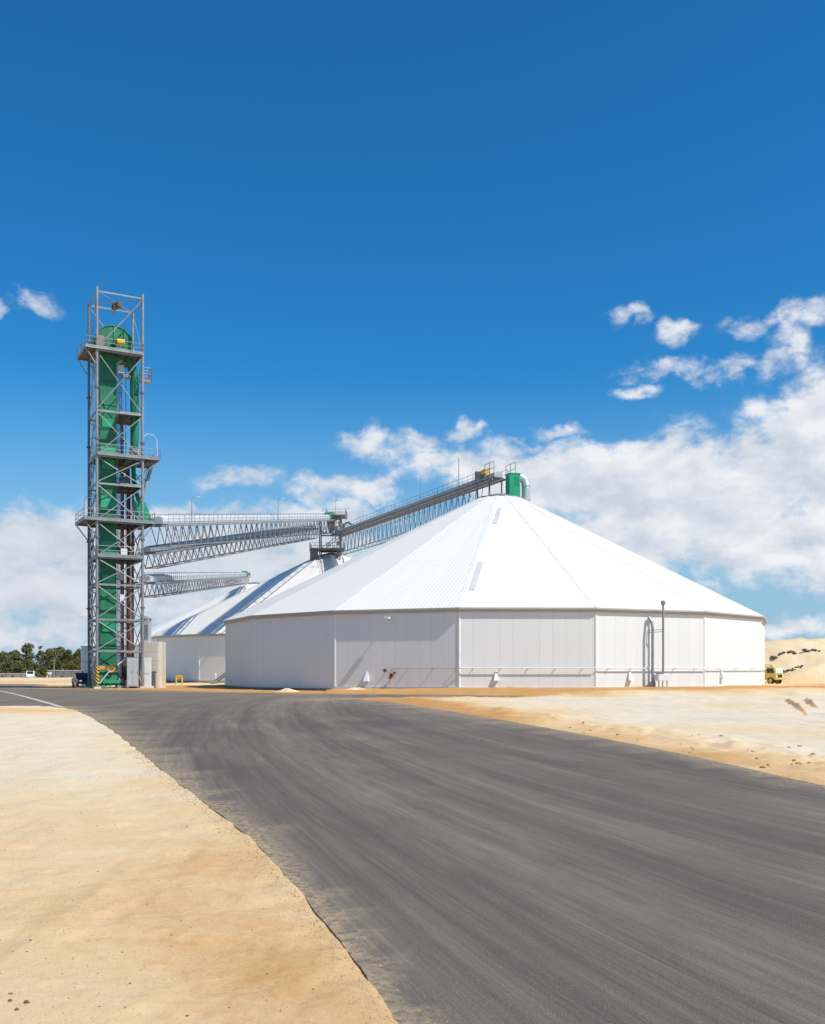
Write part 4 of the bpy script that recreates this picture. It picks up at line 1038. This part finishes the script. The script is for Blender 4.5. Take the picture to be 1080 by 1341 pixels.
def car(name, c, rz, label, cat, paint, L_=4.6, W_=1.8, H_=1.7, van=False):
    c = Vector(c); M = Matrix.Rotation(rz,3,'Z'); q = lambda x,y,z: c+M@Vector((x,y,z))
    t_ = thing(name, tuple(c), label, cat)
    if van: sidep = [(-L_/2,.35),(L_/2-.15,.35),(L_/2,.55),(L_/2-.05,.95),(L_/2-.75,1.1),(L_/2-1.35,H_-.05),(L_/2-1.7,H_),(-L_/2+.15,H_),(-L_/2,H_-.25)]
    else: sidep = [(-L_/2,.4),(L_/2-.1,.4),(L_/2,.6),(L_/2-.06,.95),(L_/2-1.2,1.08),(L_/2-1.75,H_-.04),(L_/2-2.0,H_),(-L_/2+1.7,H_),(-L_/2+1.45,1.1),(-L_/2,1.08)]
    bm = B(); prism(bm, [q(x,-W_/2,z) for x,z in sidep], Vector((0,0,0)), M@Vector((0,W_,0)))
    bmesh.ops.bevel(bm, geom=bm.edges[:], offset=.06, segments=2, affect='EDGES')
    body = obj('body', bm, paint, t_)
    for s in (-1,1):
        bm = B(); xs = (L_/2-2.0, L_/2-1.35) if van else (-L_/2+1.75, L_/2-1.55)
        w = [(xs[0],1.12),(xs[1] if not van else xs[1]-.05,1.12),(xs[1]-.42,H_-.14),(xs[0]+.05,H_-.14)]
        prism(bm, [q(x, s*(W_/2+.004), z) for x,z in w], Vector((0,0,0)), M@Vector((0,s*.012,0))); obj('side_window', bm, GLASS, body)
        for x in (-L_/2+.85, L_/2-.85): wheel(t_, q(x, s*(W_/2-.09), .33), .33, .22, M@Vector((0,1,0)))
        bm = B(); box(bm, q(L_/2-.02, s*(W_/2-.3), .78), (.08,.32,.16), rz, .02); obj('headlight', bm, CABW, body)
    bm = B(); x0, z0, x1, z1 = (L_/2-.80,1.13,L_/2-1.36,H_-.1) if van else (L_/2-1.25,1.12,L_/2-1.72,H_-.1)
    nn = M@Vector((z1-z0,0,-(x1-x0))).normalized()
    prism(bm, [q(x0,-W_/2+.14,z0),q(x0,W_/2-.14,z0),q(x1,W_/2-.2,z1),q(x1,-W_/2+.2,z1)], nn*.02, nn*.05); obj('windscreen', bm, GLASS, body)
    return t_, q
ut, q = car('utility_vehicle', ((106-540)/FOC*122,122.5,GZ), R_(-62), 'dark utility vehicle parked behind the left foot of the tower', 'utility vehicle', DKPAINT, 4.8, 1.8, 1.75)
bm = B(); lathe(bm, q(.2,0,1.75), [(.14,0),(.14,.05),(.10,.22),(.001,.24)], 12); obj('beacon', bm, ORNG, ut)
car('white_van', ((40-540)/FOC*238,238,GZ), R_(-72), 'small white van parked before the trees at far left', 'van', WHITE, 4.4, 1.75, 1.85, True)
for px, Y, lab in ((98.5,119,'orange traffic cone left of the dark utility vehicle'),):
    x = (px-540)/FOC*Y; cn = thing('traffic_cone', (x,Y,GZ), lab, 'traffic cone')
    bm = B(); lathe(bm, (x,Y,GZ+.06), [(.22,0),(.10,.45),(.04,.85),(.001,.87)], 14); co_ = obj('cone_body', bm, ORNG, cn)
    bm = B(); lathe(bm, (x,Y,GZ+.36), [(.142,0),(.145,0),(.10,.2),(.098,.2)], 14); obj('white_band', bm, WHITE, co_)
    bm = B(); box(bm, (x,Y,GZ+.09), (.5,.5,.08)); obj('cone_base', bm, BLACK, cn)
# yellow pipe guard between tower and middle silo
gx_, gy_ = (234.5-540)/FOC*140, 140
yg = thing('pipe_guard', (gx_,gy_,GZ), 'yellow steel hoop guard in front of the middle silo', 'guard')
bm = B(); pipe(bm, [(gx_-.42,gy_,GZ-.05),(gx_-.42,gy_,.85),(gx_-.36,gy_,.98),(gx_+.36,gy_,.98),(gx_+.42,gy_,.85),(gx_+.42,gy_,GZ-.05)], .11, 10); hp = obj('hoop', bm, YEL, yg)
bm = B(); box(bm, (gx_,gy_,.82), (.7,.1,.32)); obj('guard_plate', bm, YEL, yg)
x, y = (282-540)/FOC*148, 148
vp = thing('vent_post', (x,y,GZ), 'small white capped post by the middle silo wall', 'post')
bm = B(); tube(bm, (x,y,GZ), (x,y,1.05), .13, 10); pb = obj('post_tube', bm, WHITE, vp)
bm = B(); lathe(bm, (x,y,1.05), [(.2,0),(.2,.12),(.001,.3)], 10); obj('post_cap', bm, WHITE, pb)
x, y = (288-540)/FOC*146, 146
ac = thing('auger_boot', (x,y,GZ), 'dark angled auger spout at the gap between the two nearer silos', 'auger')
bm = B(); pipe(bm, [(x-.9,y,.0),(x+1.2,y+1.0,1.6)], .28, 12); obj('auger_tube', bm, GALV_D, ac)
bm = B(); box(bm, (x-.9,y,GZ+.2), (.9,.7,.5), .3, .05); obj('auger_inlet', bm, GALV, ac)
for a in (-.2,.7):
    bm = B(); bar(bm, (x+a,y+.3,GZ), (x+a,y+.35,.5+a*.75), .08, .08); obj('leg', bm, GALV, ac)

# yellow truck beyond the right end of the silo
TRA = R_(-57); TRS = .80
tr = Vector((46.75,131.5,gz(46.75,131.5))); M = Matrix.Rotation(TRA,3,'Z')*TRS
q = lambda x,y,z: tr+M@Vector((x,y,z))
yt = thing('tipper_truck', tuple(tr), 'cream yellow truck with orange tray parked past the right end of the silo', 'truck')
bm = B(); prism(bm, [q(1.0,-1.05,z) if False else q(x,-1.05,z) for x,z in ((.5,.75),(2.6,.75),(2.75,1.0),(2.7,1.6),(2.45,2.65),(2.3,2.8),(.6,2.8),(.5,2.65))], Vector((0,0,0)), M@Vector((0,2.1,0)))
bmesh.ops.bevel(bm, geom=bm.edges[:], offset=.07, segments=2, affect='EDGES'); cabo = obj('cab', bm, CREAM, yt)
bm = B(); nn = M@Vector((1,0,.22)).normalized()
prism(bm, [q(2.71,-.86,1.68),q(2.71,.86,1.68),q(2.49,.8,2.52),q(2.49,-.8,2.52)], nn*.01, nn*.045); obj('windscreen', bm, CABW, cabo)
bm = B(); box(bm, q(2.75,0,1.2), (.08,1.0,.45), TRA, .02); obj('grille', bm, BLACK, cabo)
bm = B(); box(bm, q(2.78,0,.82), (.22,2.15,.28), TRA, .04); obj('bumper', bm, CREAM, cabo)
for s in (-1,1):
    bm = B(); box(bm, q(2.77,s*.78,1.2), (.07,.3,.22), TRA, .02); obj('headlight', bm, WHITE, cabo)
    bm = B(); pipe(bm, [q(2.4,s*1.05,2.0), q(2.5,s*1.35,2.05)], .03, 6); box(bm, q(2.5,s*1.38,1.95), (.08,.2,.42), TRA); obj('mirror', bm, BLACK, cabo)
    bm = B(); prism(bm, [q(x,s*1.055,z) for x,z in ((1.0,1.75),(2.4,1.75),(2.25,2.5),(1.0,2.5))], Vector((0,0,0)), M@Vector((0,s*.015,0))); obj('side_window', bm, GLASS, cabo)
bm = B(); box(bm, q(-1.3,0,.78), (6.0,.9,.22), TRA); obj('chassis', bm, BLACK, yt)
bm = B(); prism(bm, [q(x,-1.1,z) for x,z in ((.3,1.0),(.3,2.1),(-4.0,2.1),(-4.2,1.0))], Vector((0,0,0)), M@Vector((0,2.2,0))); ty = obj('tray', bm, RUST, yt)
bm = B(); bar(bm, q(.35,-1.0,1.0), q(.35,-1.0,3.1), .12, .12); bar(bm, q(.35,1.0,1.0), q(.35,1.0,3.1), .12, .12); bar(bm, q(.35,-1.0,3.05), q(.35,1.0,3.05), .1, .1); obj('rack', bm, WOOD, yt)
for x in (1.75,-2.2,-3.3):
    for s in (-1,1): wheel(yt, q(x,s*.9,.48), .48, .34, M@Vector((0,1,0)), CREAM)

# ------------------------------------------------------------------ far left: fences, pole, sign, trees
def fence(x0, x1, y, z0, z1, label, mat, n):
    t_ = thing('fence', ((x0+x1)/2,y,z0), label, 'fence')
    bm = B(); box(bm, ((x0+x1)/2,y,(z0+z1)/2), (x1-x0,.06,z1-z0-.1)); obj('fence_sheet', bm, mat, t_)
    for i in range(n+1):
        x = x0+(x1-x0)*i/n; bm = B(); bar(bm, (x,y-.09,z0-.1), (x,y-.09,z1+.05), .1, .1); obj('fence_post', bm, GALV, t_)
    bm = B(); bar(bm, (x0,y-.02,z1), (x1,y-.02,z1), .13, .12); obj('top_rail', bm, COVER, t_)
fence(-90.3,-70,246,GZ,1.75,'long grey sheet fence behind the power pole at far left',FENCE,10)
fence(-110,-96.5,250,GZ,.95,'low brown fence below the dark trees at the left frame edge',WOOD,7)
px_ = (70.6-540)/FOC*243
pl = thing('power_pole', (px_,243,GZ), 'slender grey timber pole in front of the grey fence', 'pole')
bm = B(); pipe(bm, [(px_,243,GZ-.2),(px_,243,2.2),(px_+.03,243,4.4)], [.16,.14,.11], 10); pb = obj('pole_shaft', bm, WOOD, pl)
bm = B(); bar(bm, (px_-.55,243,4.1), (px_+.6,243,4.1), .09, .11); obj('cross_arm', bm, WOOD, pb)
sx = (65.6-540)/FOC*236
sg = thing('sign', (sx,236,GZ), 'small plain white sign board on a post at far left', 'sign')
bm = B(); tube(bm, (sx,236,GZ), (sx,236,1.4), .06, 8); obj('sign_post', bm, CABW, sg)
bm = B(); box(bm, (sx,235.9,1.05), (.8,.05,.55), 0, .01); obj('sign_board', bm, WHITE, sg)

def crown_bm(lumps, n, size, seed, hollow=.0):
    r = random.Random(seed); verts, faces = [], []
    tot = sum(l[3]*l[4]*l[5] for l in lumps)
    for (cx,cy,cz,rx,ry,rz) in lumps:
        for _ in range(int(n*(rx*ry*rz)/tot)):
            while True:
                v = Vector((r.uniform(-1,1),r.uniform(-1,1),r.uniform(-1,1)))
                if .30+hollow < v.length < 1: break
            k = v.length; v = v*(1+.14*math.sin(5*v.x+seed)+.14*math.sin(6*v.z+2*seed)*math.cos(4*v.y))
            p = Vector((cx+v.x*rx, cy+v.y*ry, cz+v.z*rz))
            d = Vector((r.gauss(0,1),r.gauss(0,1),r.gauss(0,1))).normalized(); e = d.orthogonal().normalized(); g = d.cross(e)
            s = size*r.uniform(.5,1.25); i = len(verts)
            verts += [p-e*s*.5-g*s*.2, p+e*s*.15-g*s*.45, p+e*s*.6+g*s*.1, p-e*s*.1+g*s*.45]
            faces.append((i,i+1,i+2,i+3))
    bm = B(); vs = [bm.verts.new(v) for v in verts]
    for f in faces: bm.faces.new([vs[i] for i in f])
    return bm
def tree(px, Y, top, w, label, mat, seed, lift=.30, n=9000, leaf=.40, name='tree', cat='tree', sparse=0.):
    x = (px-540)/FOC*Y; H_ = EYE+(HOR-top)*Y/FOC - GZ; W_ = w*Y/FOC; r = random.Random(seed)
    t_ = thing(name, (x,Y,GZ), label, cat, 'trees and bushes beyond the yard')
    lumps = []
    k = (20 if sparse == 0 else 13) if name == 'tree' else 7
    tips = []
    for i in range(k):
        a = r.uniform(0,6.28); hz = r.uniform(0,1); rad = W_*.34*math.sqrt(r.uniform(.02,1))*(1-.45*hz)
        c = (x+rad*math.cos(a), Y+rad*math.sin(a)*.9, GZ+H_*(lift+(1-lift)*(.12+.72*hz)))
        s = W_*r.uniform(.22,.34)*(1-sparse*.45); sz = min(s*.85, H_*.24)
        if c[2]+sz > GZ+H_: c = (c[0],c[1],GZ+H_-sz)
        lumps.append((*c, s, s, sz)); tips.append(Vector(c))
    i = max(range(k), key=lambda j: lumps[j][2]); l = lumps[i]; lumps[i] = (x+W_*.05*r.uniform(-1,1), l[1], GZ+H_-l[5]*.95, *l[3:])
    bm = B(); base = Vector((x,Y,GZ-.2)); fork = Vector((x+W_*.03*r.uniform(-1,1),Y,GZ+H_*(lift*.8+.05)))
    pipe(bm, [base, base.lerp(fork,.5)+Vector((.06,0,0)), fork], [H_*.026,H_*.02,H_*.016], 8)
    for tpt in tips[:8]: m_ = fork.lerp(tpt,.5)+Vector((r.uniform(-.3,.3),0,.25)); pipe(bm, [fork, m_, tpt], [H_*.011,H_*.008,H_*.003], 6)
    obj('trunk', bm, BARK, t_)
    obj('crown', crown_bm(lumps, n, leaf, seed), mat, t_)
tree(2,268,853,28,'dense dark tree at the left edge of the frame',LEAF_D,1,.15)
tree(20,272,851,24,'dark round tree just left of the tallest eucalypt',LEAF_D,2,.15)
tree(37,276,841.5,27,'tallest eucalypt left of the tower, with a broad open crown',LEAF_D,3,.3,2200,.40,sparse=.6)
tree(53,280,845.5,18,'sparse eucalypt with sky through its crown, right of the tallest',LEAF_D,4,.4,1000,.38,sparse=.8)
tree(66,272,849,22,'dark green tree standing behind the power pole',LEAF_D,5,.15)
tree(77,276,846.5,24,'rounded dark tree with the second highest crown beyond the grey fence',LEAF_D,6,.2)
tree(91,274,851,20,'low dark tree above the yellow-green bush',LEAF_D,7,.15)
tree(104,270,849.5,24,'dark tree partly hidden by the pale round tank',LEAF_D,8,.15)
tree(122,272,852,26,'dark tree seen through the tower legs',LEAF_D,9,.15)
tree(-18,270,850,28,'dark tree cut off by the left frame edge',LEAF_D,10,.15)
tree(12,258,864,24,'mid green bushy tree in front at far left',LEAF_M,11,.05,2000,.38)
tree(34,260,862,22,'mid green bushy tree behind the white van',LEAF_M,12,.08,2000,.38)
tree(55,240,871.5,16,'rounded light green bush right of the white van',LEAF_M,13,.0,1500,.28,'bush','bush')
tree(92,252,864.5,24,'yellow-green bush behind the grey fence',LEAF_Y,14,.0,1800,.34,'bush','bush')
tree(26,254,868,22,'olive bush in front of the dark trees left of the white van',LEAF_M,18,.0,1800,.36,'bush','bush')
tree(74,254,861,20,'mid green tree just right of the power pole behind the grey fence',LEAF_M,19,.05,2200,.38)
tree(48,264,866,20,'olive bush between the white van and the pole',LEAF_M,17,.0,1600,.34,'bush','bush')
for px, lab, s in ((3.5,'tiny dark shrub on the sand at the left edge',5),(16.5,'tiny dark shrub on the sand below the brown fence',4),(81,'tiny dark shrub on the sand before the grey fence',5)):
    tree(px,212,886.5-2,s,lab,LEAF_D,int(px)+20,.0,250,.22,'shrub','shrub')

# ------------------------------------------------------------------ stones and grit on the near sand
n_st = 0
spots = [(35,1313,.030),(13,1311,.020),(22,1322,.022),(14,1301,.016),(160,1247,.018),(170,1288,.020),(35,1246,.016),(128,1141,.016),(40,1227,.022),(350,1275,.015),(205,1120,.014),(245,1330,.018),(300,1320,.014),(330,1218,.014),(60,1255,.012),(95,1180,.014),(250,1215,.013),(345,1190,.014),(410,1295,.016),(130,1318,.014)]
for px, py, s in spots:
    x, y = gp(px, py, -.2); h = gz(x,y); x, y = gp(px, py, h); h = gz(x, y)
    lab = {0:'largest dark stone on the sand at bottom left',1:'smaller dark stone left of the largest one at bottom left'}.get(n_st, 'small brown stone lying loose on the near sand')
    o = obj('stone', stone_bm((x,y,h-s*.1), s*(.66 if n_st < 4 else .5), 900+n_st), STONE, origin=(x,y,h)); props(o, lab, 'stone', 'loose stones on the near sand'); n_st += 1
for i in range(34):
    t = rnd.random(); px = 700+t*370; py = 951+(px-700)*.205-8-rnd.random()**.7*30*(.5+t)
    x, y = gp(px, py, -.1); h = gz(x, y)
    props(obj('clod', stone_bm((x,y,h), rnd.uniform(.025,.065), 1200+i, .6), CLOD, origin=(x,y,h)), 'brown earth clod lying along the sandy verge right of the road', 'clod', 'earth clods along the right-hand verge')
r = np.random.default_rng(5); m_ = 16000
Yp = 4.2+ (r.random(m_)**1.7)*24; Xp = -.9*Yp*.5+(r.random(m_)-.5)*Yp*.95+1
_k = np.where((road_poly[:,1] > 3) & (road_poly[:,1] < 26) & (road_poly[:,0] < 2))[0]; _k = r.choice(_k, 9000)
Xp = np.concatenate([Xp, road_poly[_k,0]+r.normal(-.03,.09,9000)*(1+road_poly[_k,1]*.04)]); Yp = np.concatenate([Yp, road_poly[_k,1]+r.normal(0,.08,9000)])
D = road_dist(Xp, Yp); keep = ((D > .02) | ((D > -.35) & (r.random(len(D)) < .35))) & ((fbm(Xp*.9, Yp*.9, 131, 3) > .47) | (D < .35)); Xp, Yp = Xp[keep], Yp[keep]
Zp = np.where(road_dist(Xp, Yp) > -.02, ground_height(Xp, Yp)[0], ROADTOP+.001)
bm = B(); rr = random.Random(4)
for x, y, z in zip(Xp, Yp, Zp):
    s = rr.uniform(.002,.007)*(2.4 if rr.random() < .05 else 1)*(1+y*.03); vs = [bm.verts.new((x+s*a*rr.uniform(.6,1.2), y+s*b*rr.uniform(.6,1.2), z+s*c)) for a,b,c in ((-1,-.6,-.3),(1,-.7,-.3),(.1,1,-.3),(rr.uniform(-.4,.4),0,.9))]
    for f in ((0,1,3),(1,2,3),(2,0,3)): bm.faces.new([vs[i] for i in f])
gr = obj('gravel', bm, plain('tan_grit', (.42,.30,.175), .95, 0, .5, 9, .1)); gr['kind'] = 'stuff'

# ------------------------------------------------------------------ camera, sun, sky
cam = bpy.data.cameras.new('camera'); co = link(bpy.data.objects.new('camera', cam))
co.location = (0,0,EYE); co.rotation_euler = (R_(90),0,0)
cam.sensor_fit = 'HORIZONTAL'; cam.sensor_width = 36; cam.lens = 36*FOC/1080
cam.shift_y = (HOR-670.5)/1080; cam.clip_end = 20000; cam.clip_start = .1
sc.camera = co
sun = bpy.data.lights.new('sun', 'SUN'); so = link(bpy.data.objects.new('sun', sun))
sun.energy = 4.75; sun.angle = R_(.53); sun.color = (1,.94,.845)
sd = Vector((math.cos(R_(SUN_EL))*math.cos(R_(SUN_B)), -math.cos(R_(SUN_EL))*math.sin(R_(SUN_B)), math.sin(R_(SUN_EL))))
so.rotation_euler = sd.to_track_quat('Z','Y').to_euler()
so.location = (40,-30,60)

w = bpy.data.worlds.new('World'); sc.world = w; w.use_nodes = True
n = N(w.node_tree); bg = w.node_tree.nodes['Background']
sky = n.new('ShaderNodeTexSky', sky_type='NISHITA', sun_disc=False)
sky.sun_elevation = R_(SUN_EL); sky.sun_rotation = math.atan2(sd.x, sd.y); sky.altitude = 100
sky.air_density = 1.0; sky.dust_density = .35; sky.ozone_density = 3.0
hsv = n.new('ShaderNodeHueSaturation'); n.put(hsv.inputs['Color'], sky.outputs[0])
hsv.inputs['Hue'].default_value = .5; hsv.inputs['Saturation'].default_value = 1.25; hsv.inputs['Value'].default_value = 1.0
dirv = n.coord('Generated')
sp = n.new('ShaderNodeSeparateXYZ'); n.put(sp.inputs[0], dirv)
az = n.math('ARCTAN2', sp.outputs[0], sp.outputs[1]); el = n.math('ARCSINE', sp.outputs[2])
U = n.math('MULTIPLY', az, 13.0); V = n.math('MULTIPLY', el, 13.0)
cmb = n.new('ShaderNodeCombineXYZ'); n.put(cmb.inputs[0], U); n.put(cmb.inputs[1], V)
# edges broken up by domain warp
wn = n.new('ShaderNodeTexNoise'); n.put(wn.inputs['Vector'], cmb.outputs[0]); wn.inputs['Scale'].default_value = 1.5; wn.inputs['Detail'].default_value = 6
warp = n.vmath('SCALE', n.vmath('SUBTRACT', wn.outputs['Color'], (.5,.5,.5)), None); warp.node.inputs['Scale'].default_value = .80
Pw = n.vmath('ADD', cmb.outputs[0], warp)
def uvdir(px, py):
    dx, dz = (px-540)/FOC, (HOR-py)/FOC
    return math.atan2(dx,1)*13, math.atan2(dz, math.hypot(1,dx))*13
blobs = [(905,650,250,80,1.2),(750,632,150,52,1.1),(1062,610,88,82,1.2),(1078,525,52,52,1.05),(640,612,105,34,.95),(820,700,140,52,1.1),(1000,700,130,60,1.1),(1075,690,60,55,.9),(850,585,80,16,.7),
  (886,437,34,19,.54),(984,424,54,19,.57),(1064,414,48,22,.62),(912,484,102,17,.62),(1012,478,42,18,.54),(838,515,38,11,.48),(815,424,36,9,.42),(1000,530,38,22,.54),(1030,450,34,26,.52),
  (530,585,55,28,.76),(486,574,52,20,.64),(605,561,30,13,.6),(455,632,84,20,.78),(313,622,60,18,.66),(742,563,40,10,.55),(690,575,26,7,.5),(250,672,75,18,.8),(430,672,90,24,.85),(570,605,60,16,.7),
  (30,716,210,50,1.1),(110,704,120,38,.95),(80,775,240,54,.95),(300,728,220,56,.95),(60,828,260,26,.7),(48,396,38,16,.62),(-5,400,20,13,.6),(1045,815,80,20,.62),(1070,745,28,32,.7),(930,762,24,9,.45),(785,735,40,14,.6),(300,790,160,26,.5)]
cov = None
for px, py, rx, ry, wt in blobs:
    u0, v0 = uvdir(px, py); u1, _ = uvdir(px+rx, py); _, v1 = uvdir(px, py-ry)
    dvec = n.vmath('MULTIPLY', n.vmath('SUBTRACT', Pw, (u0, v0, 0)), (1/abs(u1-u0), 1/abs(v1-v0), 0))
    ln = n.vmath('LENGTH', dvec, out=1)
    g = n.mapr(ln, 0.15, 1.65, wt, 0., True)
    cov = g if cov is None else n.math('MAXIMUM', cov, g)
# clouds elsewhere round the sky, for reflections and for other views
gen = n.math('MULTIPLY', n.mapr(n.noise(n.mapping(dirv, scale=(1,1,2.2)), 2.6, 5, .6), .52, .68), n.mapr(n.math('ABSOLUTE', az), .5, .75))
gen = n.math('MULTIPLY', gen, n.mapr(el, .05, .3))
cov = n.math('MAXIMUM', cov, gen)
Pn = n.mapping(cmb.outputs[0], scale=(1,1.55,1))
f1 = n.noise(Pn, 1.15, 9, .58, .25); f2 = n.noise(Pn, 5.2, 6, .62, .2)
amp = n.mapr(cov, 0, .38, 0, 1)
nz = n.math('ADD', n.math('MULTIPLY', n.math('SUBTRACT', f1, .5), 1.85), n.math('MULTIPLY', n.math('SUBTRACT', f2, .5), .70))
dn = n.math('ADD', cov, n.math('MULTIPLY', nz, amp))
mask = n.mapr(dn, .12, .84, 0, 1, True)
# light and dark inside the cloud: compare density with density a little up-sun
Pl = n.vmath('ADD', Pn, (.16,.34,0)); f1l = n.noise(Pl, 1.15, 6, .58, .25)
lit = n.math('ADD', n.math('MULTIPLY', n.math('SUBTRACT', f1, f1l), 2.6), .60)
lit = n.math('ADD', lit, n.math('MULTIPLY', n.math('SUBTRACT', f2, .5), .35))
lit = n.math('SUBTRACT', lit, n.math('MULTIPLY', n.mapr(dn, .8, 1.6), .22))
lowr = n.mapr(el, .02, .2, .0, 1.)
shade = n.mix(n.mapr(lit, .15, .95, 0, 1), (.61,.665,.75,1), (.89,.905,.93,1))
shade = n.mix(n.mapr(U, -2.5, .5, .45, 0), shade, (.54,.60,.70,1))
hsep = n.mapr(el, .02, .30, .92, 0., True)
SKYS = .105
skyc = n.mix(1.0, hsv.outputs[0], (SKYS*.34,SKYS*1.07,SKYS*1.29,1), 'MULTIPLY')
skyc = n.mix(hsep, skyc, (.34,.53,.715,1))
final = n.mix(n.math('MULTIPLY', mask, .96), skyc, shade)
n.put(bg.inputs[0], final); bg.inputs[1].default_value = 1.0
w.cycles.sampling_method = 'AUTOMATIC' if hasattr(w, 'cycles') else None

vs_ = sc.view_settings; sc.display_settings.display_device = 'sRGB'
vs_.view_transform = 'Standard'; vs_.look = 'None'; vs_.exposure = 0; vs_.gamma = 1; vs_.use_curve_mapping = False
sc.cycles.max_bounces = 6; sc.cycles.diffuse_bounces = 3
sc.cycles.use_denoising = True
